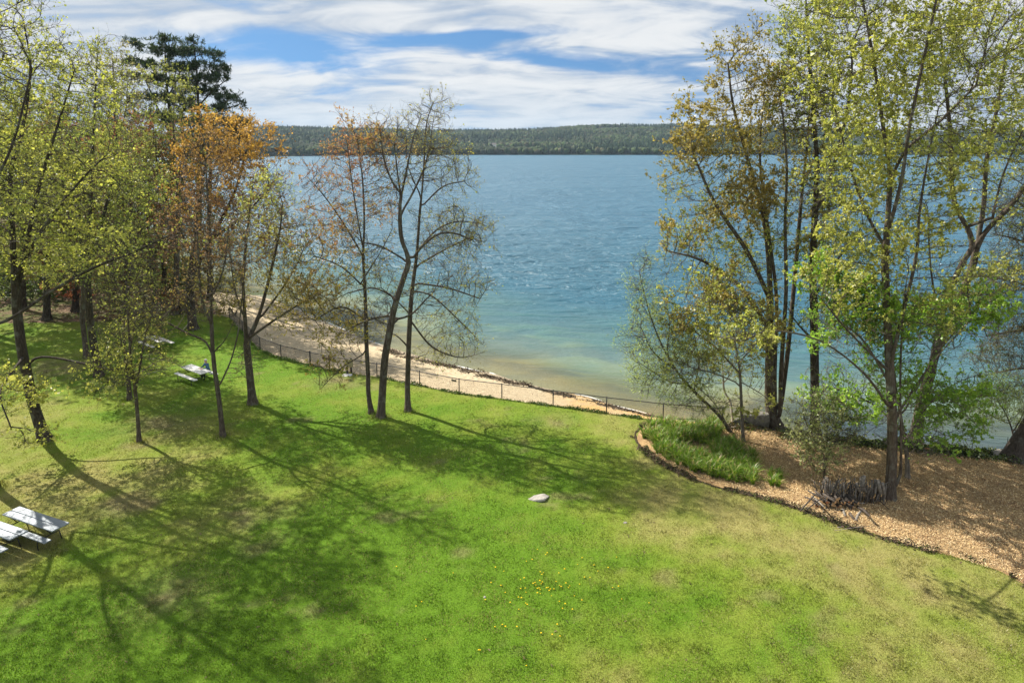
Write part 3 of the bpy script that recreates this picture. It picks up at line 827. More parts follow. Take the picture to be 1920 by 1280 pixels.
tree('young_tree', 'forked young tree with bare grey limbs in front of the seated person', 'tree', (418, 819),
     [[(418, 819), (413, 770), (407, 722), (402, 690), (398, 640), (396, 580), (394, 480), (390, 380), (385, 300)],
      [(409, 728), (420, 705), (434, 672), (446, 625), (452, 575), (460, 500)], [(401, 672), (385, 640), (352, 625), (312, 604), (275, 590)],
      [(399, 660), (420, 640), (440, 600)], [(398, 610), (378, 560), (372, 480), (368, 400)], [(396, 560), (420, 500), (430, 420)]], .125,
     [(385, 330, 55, 80, .9), (360, 430, 70, 60, .9), (430, 450, 55, 80, .9), (310, 590, 70, 40, .5), (395, 540, 80, 50, .6), (460, 690, 40, 30, .15)], natt=760, D=.38, dk=.5, twig=1.4, tl=(.25, .7),
     nleaf=.9, lsize=.085, pal=BRONZE, pal2=RUST, hsplit=.55, bark='bark', seed=17)
tree('maple_tree', 'bronze and yellow-leaved maple with a stout trunk at the top of the beach', 'tree', (474, 758),
     [[(474, 758), (468, 700), (463, 650), (459, 590), (456, 520), (462, 450), (470, 380), (475, 330)], [(463, 642), (478, 610), (492, 570), (510, 500), (525, 430), (530, 380)],
      [(465, 635), (500, 610), (545, 580), (580, 560)], [(459, 600), (440, 540), (430, 460)], [(485, 600), (530, 540), (560, 490)]], .225,
     [(490, 380, 50, 60, .9), (540, 430, 55, 70, 1.1), (490, 480, 80, 80, 1.1), (560, 520, 55, 50, .9), (450, 470, 55, 80, .7), (540, 590, 60, 35, .6)],
     natt=1050, twig=2.0, nleaf=2.3, lsize=.105, pal=BRONZE, pal2=YG, hsplit=.72, bark='bark', seed=18, clump=.7)
tree('orange_maple', 'orange-leaved spring maple behind the bronze tree beside the lake', 'tree', (362, 618),
     [[(362, 618), (358, 575), (356, 520), (365, 440), (378, 350), (395, 250)], [(357, 520), (400, 440), (440, 360), (465, 270)], [(360, 480), (330, 400), (340, 300)], [(395, 450), (450, 410), (500, 360)]], .34,
     [(440, 280, 75, 60, 1.2), (390, 330, 60, 80, 1), (480, 340, 60, 70, 1.1), (420, 420, 80, 80, 1), (350, 400, 50, 90, .7), (500, 420, 40, 60, .6)],
     natt=1400, twig=2.0, tl=(.4, 1.0), nleaf=3.2, lsize=.165, pal=RUST, pal2=[(.24, .13, .03), (.33, .19, .04), (.36, .22, .06)], hsplit=.55, bark='bark_dark', seed=19, D=.6, dk=.85, clump=.7)
tree('red_maple', 'dull red maple in the woods left of the orange maple', 'tree', (290, 588),
     [[(290, 588), (288, 540), (280, 450), (272, 350), (268, 260)], [(285, 500), (310, 400), (320, 320)], [(280, 450), (240, 370), (225, 290)]], .30,
     [(270, 300, 70, 70, 1), (230, 340, 60, 70, .8), (310, 360, 60, 70, .8), (260, 420, 90, 60, .8)],
     natt=1000, twig=1.8, tl=(.5, 1.1), nleaf=5, lsize=.19, pal=[(.20, .075, .05), (.29, .13, .08), (.30, .20, .10)], bark='bark_dark', seed=20, y=63, D=.7, dk=1.0)
tree('bare_tree', 'grey-green thinly leaved tree rising in front of the pines', 'tree', (330, 590),
     [[(330, 590), (331, 500), (333, 400), (330, 320), (325, 230), (330, 150)], [(331, 380), (350, 300), (360, 220)], [(332, 420), (300, 340), (290, 250)]], .26,
     [(325, 200, 40, 70, .9), (355, 260, 40, 70, .8), (295, 280, 40, 70, .8), (330, 370, 70, 70, .7)], natt=800, twig=2.0, tl=(.4, 1.0), nleaf=3.2, lsize=.16, pal=OLIVE, bark='bark', seed=21, y=60, D=.6, dk=.9)
tree('bare_tree', 'grey leafless-looking tree between the yellow maple and the pines', 'tree', (215, 580),
     [[(215, 580), (212, 480), (210, 350), (215, 240), (212, 130), (208, 90)], [(211, 300), (235, 210), (240, 140)], [(211, 330), (190, 240), (180, 160)]], .26,
     [(215, 150, 35, 60, .9), (240, 190, 35, 60, .8), (185, 210, 35, 60, .8), (215, 290, 60, 60, .7)], natt=800, twig=2.0, tl=(.4, 1.0), nleaf=3.0, lsize=.16, pal=GREY, bark='bark', seed=22, y=66, D=.6, dk=.9)
PB = lambda L: [(u, v, ru, rv * .5, ru / 40., dy, 1.0) for u, v, ru, rv, dy in L]
tree('pine_tree', 'tall dark pine with flat tiers of needles, left of the pair above the woods', 'tree', (322, 570),
     [[(322, 570), (325, 400), (322, 250), (312, 150), (308, 65)], [(322, 260), (290, 190), (262, 125)], [(316, 180), (340, 130), (345, 100)]], .36,
     PB([(310, 78, 22, 12, 0), (318, 100, 34, 11, 0), (285, 92, 30, 9, 0), (262, 86, 18, 7, 0), (255, 120, 26, 9, 0), (300, 125, 44, 11, 0), (335, 128, 30, 10, 0), (285, 150, 40, 10, 0), (325, 155, 40, 11, 0), (300, 185, 45, 12, 0), (345, 190, 30, 10, 0), (290, 220, 45, 12, 0), (335, 230, 40, 12, 0)]),
     natt=560, twig=2.2, tl=(.25, .55), shoots=.9, nleaf=9, lsize=.26, leafw=.085, pal=PINE, bark='bark_dark', seed=23, y=77, D=.6, dk=.75, needle=True, up=.05, clump=.5, twigup=.35, lean=.02)
tree('pine_tree', 'dark pine with long right-hand boughs, right of the pair above the woods', 'tree', (372, 570),
     [[(372, 570), (373, 400), (372, 260), (370, 150), (362, 72)], [(372, 250), (400, 215), (450, 195)], [(371, 200), (400, 170), (425, 150)], [(372, 230), (350, 200), (335, 190)]], .36,
     PB([(362, 80, 18, 11, 0), (372, 98, 32, 10, 0), (395, 105, 20, 8, 0), (385, 125, 36, 9, 0), (355, 128, 22, 9, 0), (395, 150, 36, 9, 0), (415, 135, 16, 6, 0), (385, 172, 36, 9, 0), (420, 185, 34, 9, 0), (445, 192, 20, 7, 0), (395, 205, 40, 9, 0), (355, 205, 24, 9, 0), (380, 235, 34, 11, 0)]),
     natt=520, twig=2.2, tl=(.25, .55), shoots=.9, nleaf=9, lsize=.26, leafw=.085, pal=PINE, bark='bark_dark', seed=24, y=76, D=.6, dk=.75, needle=True, up=.05, clump=.5, twigup=.35, lean=.02)
tree('pine_tree', 'lower brownish pine bough tree between the pine pair and the orange maple', 'tree', (395, 590),
     [[(395, 590), (392, 450), (394, 330), (400, 240)], [(393, 330), (420, 270), (445, 235)]], .25,
     PB([(400, 232, 36, 10, 0), (430, 238, 30, 9, 0), (410, 262, 46, 11, 0), (380, 290, 40, 12, 0), (430, 300, 40, 12, 0)]),
     natt=600, twig=2.2, tl=(.5, 1.0), nleaf=9, lsize=.30, leafw=.07, pal=[(.05, .05, .02), (.08, .075, .025), (.12, .085, .03)], bark='bark_dark', seed=25, y=66, D=.6, dk=.8, needle=True, up=.05)
# woods behind the picnic lawn, one by one
for i, (u, v, y, top, wd, pal, lb) in enumerate([
        (40, 560, 62, 150, 90, YG2, 'olive-green woodland tree behind the left maples, nearest the picture edge'),
        (120, 560, 70, 190, 80, OLIVE, 'dull olive woodland tree far behind the slim dark maple'),
        (-70, 580, 56, 120, 110, YG, 'bright yellow-green woodland tree just outside the left edge'),
        (250, 560, 84, 230, 60, [(.16, .14, .05), (.22, .19, .06), (.25, .16, .08)], 'brownish woodland tree deep in the woods below the red maple'),
        (395, 566, 70, 400, 50, BRONZE, 'bronze woodland tree at the lakeside behind the orange maple'),
        (180, 555, 92, 250, 80, YG2, 'pale green woodland tree deep behind the left lawn'),
        (85, 575, 58, 210, 80, [(.17, .12, .05), (.24, .17, .07), (.27, .21, .09)], 'tan-brown woodland tree between the left maple trunks'),
        (140, 570, 61, 260, 70, RED, 'dull red woodland tree at the wood edge behind the slim dark maple'),
        (235, 575, 59, 300, 55, RUST, 'rusty woodland tree left of the dull red maple'),
        (305, 572, 64, 330, 50, [(.17, .15, .05), (.24, .19, .07), (.25, .17, .08)], 'brownish thin woodland tree below the pine pair'),
        (-30, 590, 52, 170, 90, YG2, 'olive-yellow woodland tree beyond the left frame edge')]):
    tree('woodland_tree', lb, 'tree', (u, v),
         [[(u, v), (u + 3, (v + top) / 2 + 60), (u - 4, (v + top) / 2), (u, top + 20)], [(u - 2, (v + top) / 2 + 40), (u + wd * .4, (v + top) / 2 - 40), (u + wd * .6, top + 70)], [(u - 2, (v + top) / 2 + 20), (u - wd * .5, (v + top) / 2 - 60)]], .28,
         [(u, top + 60, wd * .7, 70, 1), (u + wd * .4, top + 140, wd * .7, 80, 1), (u - wd * .4, top + 150, wd * .7, 80, 1), (u, top + 230, wd * .9, 70, .8), (u, 470, wd * .8, 50, .5)],
         natt=800, twig=1.7, tl=(.5, 1.1), nleaf=4.2, lsize=.20, pal=pal, bark='bark_dark', seed=40 + i, y=y, D=.7, dk=1.05, group='woodland trees behind the picnic lawn')
# understory shrubs along the wood edge
for i, (u, v, y, ru, rv, pal, lb) in enumerate([
        (60, 560, 66, 70, 45, DARK, 'dark evergreen bush at the far left wood edge'),
        (150, 548, 70, 60, 40, DARK, 'dark evergreen bush behind the brown leaf litter'),
        (300, 545, 68, 55, 55, DARK, 'large dark evergreen bush behind the farthest picnic table'),
        (350, 530, 74, 45, 50, DARK, 'tall dark evergreen bush left of the orange maple trunk'),
        (420, 545, 72, 45, 30, DARK, 'low dark bush on the bank near the water'),
        (230, 550, 74, 50, 40, DARK, 'dark bush below the red maple'),
        (100, 500, 78, 70, 50, OLIVE, 'olive thicket bush between the left trunks'),
        (340, 565, 60, 32, 18, RUST, 'small orange-leaved bush beside the thick wood-edge trunk'),
        (440, 580, 60, 24, 22, BRONZE, 'small yellow-orange bush at the head of the beach'),
        (-20, 545, 70, 60, 50, DARK, 'dark bush at the very left wood edge')]):
    tree('shrub', lb, 'shrub', (u, v + rv * .5), [[(u, v + rv * .5), (u - 5, v), (u, v - rv * .5)], [(u, v + rv * .3), (u + ru * .4, v - rv * .2)], [(u, v + rv * .3), (u - ru * .4, v - rv * .2)]], .07,
         [(u, v, ru, rv * .8, 1), (u - ru * .3, v - rv * .3, ru * .6, rv * .6, .6), (u + ru * .4, v + rv * .1, ru * .6, rv * .5, .6)], natt=520, twig=2.0, tl=(.4, .9), nleaf=6 if pal is DARK else 4, lsize=.20, pal=pal, bark='bark_dark',
         seed=160 + i, y=y, D=.55, dk=.8, group='shrubs along the wood edge')

# ---- the three trees in the middle of the lawn
tree('budding_tree', 'slim tree with reddish upper leaves, left of the three middle trees', 'tree', (697, 776),
     [[(697, 776), (691, 740), (690, 700), (687, 640), (685, 560), (681, 480), (683, 420), (680, 340), (670, 260)], [(681, 470), (669, 400), (661, 350), (650, 260)], [(681, 480), (645, 420), (610, 370), (575, 330)],
      [(684, 540), (640, 500), (590, 480)], [(686, 600), (640, 575), (590, 600)], [(683, 520), (715, 470), (735, 430)], [(688, 660), (640, 690), (600, 730, -1.5)]], .13,
     [(640, 270, 45, 50, 1), (690, 300, 55, 70, 1.2), (625, 370, 60, 60, 1), (700, 400, 55, 60, 1), (620, 470, 65, 50, 1), (690, 500, 60, 50, .8), (610, 560, 75, 45, .9), (650, 620, 70, 35, .6), (620, 690, 40, 35, .25, -1)],
     natt=1050, twig=1.7, tr=.0048, tl=(.3, .75), nleaf=2.2, lsize=.105, pal=[(.18, .15, .03), (.28, .25, .045), (.34, .24, .08)], pal2=[(.20, .075, .05), (.28, .13, .065), (.33, .23, .09)], hsplit=.55, bark='bark', seed=31, D=.4, dk=.56)
tree('budding_tree', 'thickest of the three middle trees, leaning trunk with a high fork and bare twigs', 'tree', (714, 784),
     [[(714, 784), (718, 720), (722, 670), (729, 630), (740, 575), (757, 520), (766, 487), (752, 444), (750, 383), (752, 365), (735, 340), (720, 298), (712, 240)],
      [(752, 368), (745, 322), (739, 262)], [(751, 375), (763, 316), (775, 260), (790, 215)], [(766, 487), (775, 483), (794, 459), (824, 438), (855, 438), (885, 450)],
      [(764, 490), (715, 462), (680, 455)], [(745, 560), (700, 540), (650, 550)], [(735, 600), (770, 590), (800, 560)], [(752, 400), (775, 360), (800, 300), (815, 210)], [(738, 590), (690, 600), (640, 625)]], .215,
     [(715, 260, 35, 50, .8), (745, 250, 30, 50, .7), (790, 240, 35, 60, .9), (820, 300, 40, 60, .8), (760, 330, 50, 50, .8), (850, 440, 55, 40, .7), (690, 450, 45, 40, .5), (680, 570, 60, 40, .6), (800, 560, 55, 40, .5)],
     natt=850, twig=1.5, tr=.0045, tl=(.3, .8), nleaf=.9, lsize=.085, pal=[(.24, .22, .07), (.30, .28, .06), (.28, .20, .10)], bark='bark', seed=32, D=.4, dk=.56, flare=1.5, up=.4, twigup=.5)
tree('budding_tree', 'straight tree with drooping bare boughs, right of the three middle trees', 'tree', (765, 772),
     [[(765, 772), (764, 730), (765, 690), (767, 630), (772, 550), (781, 480), (787, 400), (792, 350), (796, 290), (800, 230), (812, 195)],
      [(783, 470), (820, 430), (860, 415), (905, 420)], [(773, 545), (810, 555), (860, 600), (905, 645)], [(769, 600), (810, 650), (860, 670), (890, 665)], [(778, 500), (830, 470), (880, 445)],
      [(788, 390), (830, 350), (870, 340)], [(775, 530), (840, 540), (900, 560)], [(770, 590), (740, 560), (715, 540)], [(766, 650), (735, 625), (700, 640)], [(790, 370), (765, 310), (760, 240)]], .155,
     [(805, 240, 40, 55, .9), (840, 330, 55, 50, .9), (870, 430, 55, 40, 1), (860, 520, 65, 50, 1.1), (860, 620, 60, 40, 1), (830, 670, 45, 22, .5), (730, 540, 50, 50, .5), (810, 450, 50, 60, .7), (890, 650, 30, 25, .4)],
     natt=1100, twig=1.7, tr=.0045, tl=(.35, .85), nleaf=1.1, lsize=.085, pal=[(.18, .20, .05), (.27, .27, .06), (.26, .22, .09)], bark='bark', seed=33, D=.4, dk=.54, droop=.15)

# ---- trees on the right, in and behind the wood chip bed
tree('willow_tree', 'feathery pale green leaning willow at the end of the black fence', 'tree', (1371, 812),
     [[(1371, 812), (1357, 790), (1340, 770), (1310, 742), (1272, 700), (1245, 655), (1222, 600), (1207, 545), (1198, 508)], [(1368, 808), (1352, 775), (1330, 745), (1300, 720)], [(1265, 692), (1225, 660), (1200, 610)], [(1250, 665), (1255, 600), (1240, 540)],
      [(1290, 720), (1255, 715), (1215, 690)], [(1300, 735), (1310, 680), (1300, 620)]], .085,
     [(1205, 535, 22, 45, .8), (1230, 580, 40, 50, 1), (1215, 640, 45, 45, 1), (1260, 650, 45, 50, 1), (1240, 700, 55, 35, .9), (1290, 700, 50, 40, .8), (1300, 750, 60, 20, .4)],
     natt=1000, D=.32, dk=.42, twig=2.3, tl=(.35, .9), nleaf=3.2, lsize=.075, leafw=.22, pal=WIL, bark='bark', seed=34, droop=.05, tr=.004)
tree('birch_tree', 'thin white-stemmed birch right of the leaning willow', 'tree', (1375, 786),
     [[(1375, 786), (1370, 755), (1358, 732), (1355, 690), (1348, 650), (1340, 610)], [(1357, 720), (1375, 690), (1385, 660)]], .06,
     [(1345, 640, 35, 40, 1), (1375, 680, 35, 35, .7), (1330, 690, 35, 30, .5)], natt=260, D=.32, dk=.45, twig=1.6, nleaf=3.0, lsize=.09, pal=YG2, bark='birch', seed=35, y=36.4)
tree('young_tree', 'small yellow-green tree with a clean straight stem at the grassy end of the bed', 'tree', (1394, 829),
     [[(1394, 829), (1391, 780), (1389, 730), (1386, 690), (1378, 640), (1368, 590), (1360, 540)], [(1387, 700), (1340, 650), (1300, 620), (1270, 600)], [(1385, 680), (1420, 640), (1440, 600)], [(1388, 720), (1340, 700), (1300, 690)], [(1388, 715), (1430, 740), (1450, 760)]], .085,
     [(1350, 570, 50, 45, 1), (1300, 620, 50, 40, 1), (1340, 670, 60, 40, 1), (1420, 610, 45, 45, .8), (1400, 690, 50, 40, .7), (1290, 690, 45, 30, .6), (1380, 760, 70, 15, .2)], natt=800, D=.34, dk=.48, twig=1.9, tl=(.2, .6), nleaf=2.8, lsize=.11, pal=YG, pal2=BRONZE, hsplit=.7, bark='bark_pale', seed=36, clump=.8)
tree('maple_clump', 'large bronze-leaved maple clump of four stems beside the grey boulder', 'tree', (1456, 789),
     [[(1456, 789), (1444, 765), (1443, 700), (1444, 600), (1442, 500), (1430, 400), (1402, 300), (1375, 200), (1365, 120)], [(1449, 778), (1452, 750), (1452, 690), (1456, 560), (1440, 430), (1425, 300), (1430, 200)],
      [(1456, 789), (1463, 768), (1464, 710), (1468, 640), (1474, 540), (1472, 420), (1475, 300), (1460, 150)], [(1463, 768), (1472, 700), (1479, 640), (1492, 500), (1502, 380), (1515, 250), (1520, 120)],
      [(1443, 560), (1400, 470), (1340, 380), (1300, 290)], [(1443, 620), (1390, 540), (1320, 490), (1250, 470)], [(1444, 650), (1400, 600), (1350, 560)]], .38,
     [(1400, 150, 60, 80, 1), (1340, 260, 70, 80, 1.2), (1450, 250, 80, 90, 1.2), (1300, 380, 55, 80, 1.1), (1390, 380, 80, 80, 1.3), (1480, 400, 70, 90, 1.1), (1300, 480, 60, 60, 1), (1390, 510, 80, 70, 1.2), (1320, 570, 60, 50, .7, -3), (1420, 620, 70, 45, .7), (1530, 200, 40, 80, .6), (1275, 280, 22, 40, .2)],
     natt=2100, twig=2.0, tl=(.35, .85), nleaf=3.9, lsize=.125, pal=YG, pal2=BRONZE, hsplit=.45, bark='bark', seed=37, dk=.66, D=.46, clump=.85, pow_=2.9, flare=1.6, up=.2)
tree('oak_tree', 'dark-trunked tree behind the grey-green bush, right of the maple clump', 'tree', (1529, 800),
     [[(1529, 800), (1528, 740), (1527, 660), (1526, 580), (1524, 500), (1528, 400), (1531, 300), (1524, 200), (1515, 80), (1510, -20)], [(1528, 400), (1560, 320), (1590, 200), (1600, 80)], [(1526, 560), (1560, 500), (1600, 450)], [(1527, 640), (1490, 600), (1470, 560)]], .24,
     [(1520, 60, 60, 90, .9), (1580, 140, 60, 110, 1), (1500, 220, 50, 80, .7), (1560, 330, 70, 80, .8), (1570, 460, 70, 60, .8), (1540, 590, 50, 60, .5), (1600, 20, 70, 70, .7)],
     natt=1300, twig=2.0, nleaf=3.4, lsize=.115, pal=YG2, pal2=YG2, bark='bark_dark', seed=38, pow_=2.4, up=.2)
tree('maple_tree', 'tallest right-hand maple with a ridged double trunk beside the brushwood stack', 'tree', (1668, 937),
     [[(1668, 937), (1671, 890), (1673, 830), (1672, 760), (1668, 690), (1664, 600), (1660, 500), (1664, 420), (1668, 330), (1656, 240), (1642, 140), (1625, 40), (1610, -40)],
      [(1671, 915), (1688, 890), (1689, 800), (1688, 720), (1692, 600), (1700, 520)], [(1664, 440), (1690, 340), (1705, 240), (1730, 120), (1760, -20)], [(1668, 690), (1690, 600), (1718, 480), (1724, 400), (1738, 310), (1760, 200)], [(1663, 470), (1625, 400), (1590, 300), (1560, 180)],
      [(1668, 340), (1700, 280), (1760, 230), (1830, 160)], [(1672, 770), (1620, 700), (1540, 640), (1450, 620, -1), (1390, 640, -2)], [(1670, 700), (1590, 620), (1540, 560)], [(1674, 790), (1740, 690), (1820, 600)]], .215,
     [(1600, 60, 100, 110, 1.1), (1730, 60, 120, 120, 1.3), (1850, 130, 90, 120, 1.1), (1640, 220, 100, 90, 1.1), (1760, 270, 110, 90, 1.1), (1600, 370, 90, 80, 1), (1700, 420, 100, 80, 1), (1840, 330, 80, 90, .8), (1600, 520, 90, 70, .9), (1690, 560, 90, 60, .8), (1780, 520, 70, 60, .6), (1400, 640, 55, 40, .35, -2), (1650, -40, 120, 70, .5), (1850, -30, 100, 70, .5)],
     natt=2500, twig=1.8, tl=(.3, .8), nleaf=3.9, lsize=.125, pal=YG, pal2=YG, bark='bark', seed=39, dk=.66, D=.46, clump=.9, pow_=2.2, taper=.55, up=.18, flare=1.5)
tree('understory_tree', 'bright green low-leaved young tree just behind the tallest right-hand trunk', 'tree', (1702, 898),
     [[(1702, 898), (1700, 850), (1690, 790), (1680, 720), (1672, 640)], [(1698, 830), (1740, 760), (1790, 720), (1840, 700)], [(1695, 810), (1640, 760), (1580, 730)], [(1685, 750), (1620, 640), (1570, 600)], [(1690, 780), (1760, 660), (1830, 580)]], .09,
     [(1650, 600, 80, 60, 1, -.8), (1740, 620, 80, 60, .9), (1590, 600, 80, 70, 1.3, -1.2), (1640, 720, 80, 60, 1.1, -1.0), (1760, 730, 80, 50, 1), (1570, 730, 60, 40, .7), (1840, 580, 60, 40, .7), (1700, 810, 80, 35, .6), (1540, 520, 40, 40, .5), (1800, 800, 50, 25, .3)],
     natt=1800, D=.38, dk=.52, twig=1.8, tl=(.25, .65), nleaf=4.2, lsize=.125, pal=GREEN, pal2=GREEN, bark='bark_pale', seed=51, clump=1.0, lean=.2)
tree('leaning_tree', 'big dark leaning tree with a wide high fork on the bank at the right', 'tree', (1716, 828),
     [[(1716, 828), (1725, 770), (1745, 696), (1763, 640), (1790, 590), (1812, 530), (1826, 490), (1833, 457), (1858, 423), (1900, 380), (1950, 300), (1980, 200)],
      [(1745, 696), (1764, 600), (1785, 535), (1806, 490), (1823, 462), (1815, 430), (1794, 392), (1785, 350), (1782, 250), (1770, 130), (1760, 20)],
      [(1833, 455), (1845, 380), (1850, 300), (1870, 200), (1890, 80)], [(1858, 423), (1880, 330), (1920, 240)], [(1760, 600), (1745, 500), (1740, 400)], [(1720, 790), (1745, 740), (1770, 700)]], .27,
     [(1780, 120, 80, 100, 1), (1880, 80, 90, 110, 1.1), (1960, 200, 90, 110, 1), (1880, 260, 80, 80, .9), (1780, 280, 60, 70, .7), (1740, 400, 50, 60, .6), (1900, 380, 70, 60, .6), (1990, 360, 80, 80, .7), (1850, 540, 60, 50, .5)],
     natt=1500, twig=1.9, nleaf=4, lsize=.125, pal=YG, bark='bark', seed=52, dk=.7, clump=.85, pow_=2.4, up=.15)
tree('flowering_bush', 'grey-green small-leaved bush with an ivy-clad stem left of the brushwood stack', 'shrub', (1545, 915),
     [[(1545, 915), (1546, 880), (1550, 840), (1548, 800), (1540, 760)], [(1548, 850), (1575, 800), (1580, 770)], [(1548, 845), (1515, 800), (1505, 770)]], .05,
     [(1540, 770, 45, 35, 1), (1510, 800, 30, 40, .8), (1570, 800, 40, 45, .9), (1545, 840, 50, 35, .9), (1545, 885, 10, 25, .25)], natt=800, D=.26, dk=.34, twig=2.4, tl=(.15, .45), nleaf=3.0, lsize=.075, pal=[(.15, .18, .07), (.23, .26, .11), (.34, .35, .19)], bark='bark', seed=53)
tree('hemlock_tree', 'grey half-bare conifer with drooping twigs at the right edge over the water', 'tree', (1990, 845),
     [[(1990, 845), (1985, 760), (1975, 600), (1970, 450), (1965, 300)], [(1978, 640), (1920, 620), (1850, 630)], [(1975, 560), (1910, 530), (1850, 520)], [(1972, 480), (1910, 450), (1870, 440)], [(1980, 700), (1920, 690), (1840, 705)]], .20,
     [(1900, 450, 45, 40, .9), (1890, 530, 55, 35, 1), (1890, 610, 60, 40, 1.1), (1890, 680, 60, 30, 1), (1950, 380, 50, 60, .6), (1990, 560, 60, 100, .6)],
     natt=950, D=.36, dk=.5, twig=3.0, tl=(.35, .8), nleaf=2.2, lsize=.11, leafw=.14, pal=[(.06, .075, .03), (.10, .12, .04), (.15, .14, .07)], bark='bark', seed=54, y=34, droop=.35)
tree('bank_tree', 'flared dark tree foot with a leaning trunk at the right edge of the bank', 'tree', (1897, 862),
     [[(1897, 862), (1906, 835), (1920, 812), (1945, 770), (1980, 700), (2010, 560), (2020, 400)], [(1975, 705), (2040, 600), (2080, 480)]], .34,
     [(2030, 400, 90, 110, 1), (2090, 500, 80, 80, .8), (2000, 280, 80, 80, .8)], natt=500, twig=1.5, nleaf=3.5, lsize=.13, pal=YG2, bark='bark_dark', seed=55, flare=2.0)
tree('willow_bush', 'small pale feathery willow bush at the right edge by the water', 'shrub', (1905, 850),
     [[(1905, 850), (1900, 815), (1888, 780), (1870, 750), (1860, 730)], [(1900, 810), (1920, 770), (1925, 735)], [(1893, 795), (1860, 780), (1835, 765)]], .045,
     [(1860, 745, 40, 35, 1), (1905, 750, 45, 40, 1), (1840, 775, 30, 20, .5), (1930, 790, 30, 30, .4)], natt=500, D=.28, dk=.38, twig=2.6, tl=(.3, .7), nleaf=3.6, lsize=.075, leafw=.22, pal=WIL, bark='bark', seed=56, tr=.004)

# ------------------------------------------------------------------ picnic tables
def picnic_table(name, label, cx, cy, rz, top_m, w=.74, L=2.4, boff=.70, benches=(-1, 1)):
    e = empty(name, (cx, cy, tz(cx, cy) + .02), label, 'picnic table', 'picnic tables on the lawn', rz)
    pw = (w - .022) / 2
    for s in (-1, 1):
        b = MB(); b.box((0, s * (pw + .022) / 2, .732), (L, pw, .055), bev=.012); b.build('tabletop_plank', M[top_m], e)
    for s in benches:
        b = MB(); b.box((0, s * boff, .432), (L, .265, .052), bev=.012); b.build('bench_seat', M[top_m], e)
    for s in (-1, 1):
        x = s * L * .34
        b = MB()
        for t in (-1, 1):
            if t not in benches:
                b.tube([(x, t * .20, .40), (x, t * .28, 0)], .020, 7); continue
            b.tube(smooth_path([(x, t * (boff - .12), .40), (x, t * (boff + .04), .39), (x, t * (boff + .10), .30), (x, t * (boff + .10), .12), (x, t * (boff + .08), .0)], 4), .020, 7)
            b.tube([(x, t * .08, .39), (x, t * .28, .71)], .020, 7)
            b.tube([(x, t * .30, .705), (x, t * .02, .705)], .018, 6)
            b.tube([(x, t * .02, .40), (x - s * .45, t * .02, .705)], .014, 6)
        b.tube([(x, (-boff + .1 if -1 in benches else -.22), .395), (x, (boff - .1 if 1 in benches else .22), .395)], .020, 7)
        b.build('leg_frame', M['black_tube'], e, True)
    return e
def corner_mid(*uv):
    p = [G(u, v, .75) for u, v in uv]
    return sum(q[0] for q in p) / len(p), sum(q[1] for q in p) / len(p)
cx, cy = corner_mid((339, 688), (396, 696.7), (360, 683.6), (375.5, 701.4))
RZ = math.atan2(-1.4, 1.9)
picnic_table('picnic_table', 'clean white picnic table with black tube legs where a person sits', cx, cy, RZ, 'white_plastic')
tab_mid = (cx, cy)
c2 = corner_mid((273.8, 630.8), (294, 642.5), (308, 638.6), (292.5, 626.5))
picnic_table('picnic_table', 'farthest picnic table, white top speckled with dark fallen litter', c2[0], c2[1], RZ - .05, 'weathered_white')
e1 = (G(123.7, 982, .75) + G(113, 999.4, .75)) / 2; rz1 = math.radians(-23.4)
ux = np.array([math.cos(rz1), math.sin(rz1)]); uy = np.array([-ux[1], ux[0]])
ca_ = e1[:2] - ux * 1.62
picnic_table('picnic_table', 'large aluminium picnic table with a two-plank top at the left edge, the farther of two', ca_[0], ca_[1], rz1, 'aluminium', w=.66, L=3.0, boff=.52, benches=(-1,))
ca_ = e1[:2] - ux * 2.5 - uy * .98
picnic_table('picnic_table', 'nearer aluminium picnic table, mostly cut off by the left edge', ca_[0], ca_[1], rz1, 'aluminium', w=.66, L=3.0, boff=.52, benches=(-1,))
# litter lying on the farthest table
r = np.random.default_rng(5)
V, F, C = [], [], []
ca, sa = math.cos(RZ - .05), math.sin(RZ - .05)
for i in range(70):
    lx_, ly_ = (r.random() - .5) * 2.1, (r.random() - .5) * .62; s_ = .02 + .04 * r.random(); a_ = r.random() * 6.3
    x_, y_ = c2[0] + ca * lx_ - sa * ly_, c2[1] + sa * lx_ + ca * ly_
    z_ = tz(*c2) + .02 + .758
    for k in range(4): V.append((x_ + s_ * math.cos(a_ + k * 1.57) * (1.6 if k % 2 else 1), y_ + s_ * math.sin(a_ + k * 1.57) * (1.6 if k % 2 else 1), z_ + .012 * (k % 2)))
    F.append([4 * i + k for k in range(4)])
tag(link('leaf_litter', mesh_np('leaf_litter', np.array(V), np.array(F), np.tile([[.05, .04, .03]], (70, 1)), False, [M['chip']])), 'dark leaf litter scattered on the farthest picnic table', 'litter', None, 'stuff')

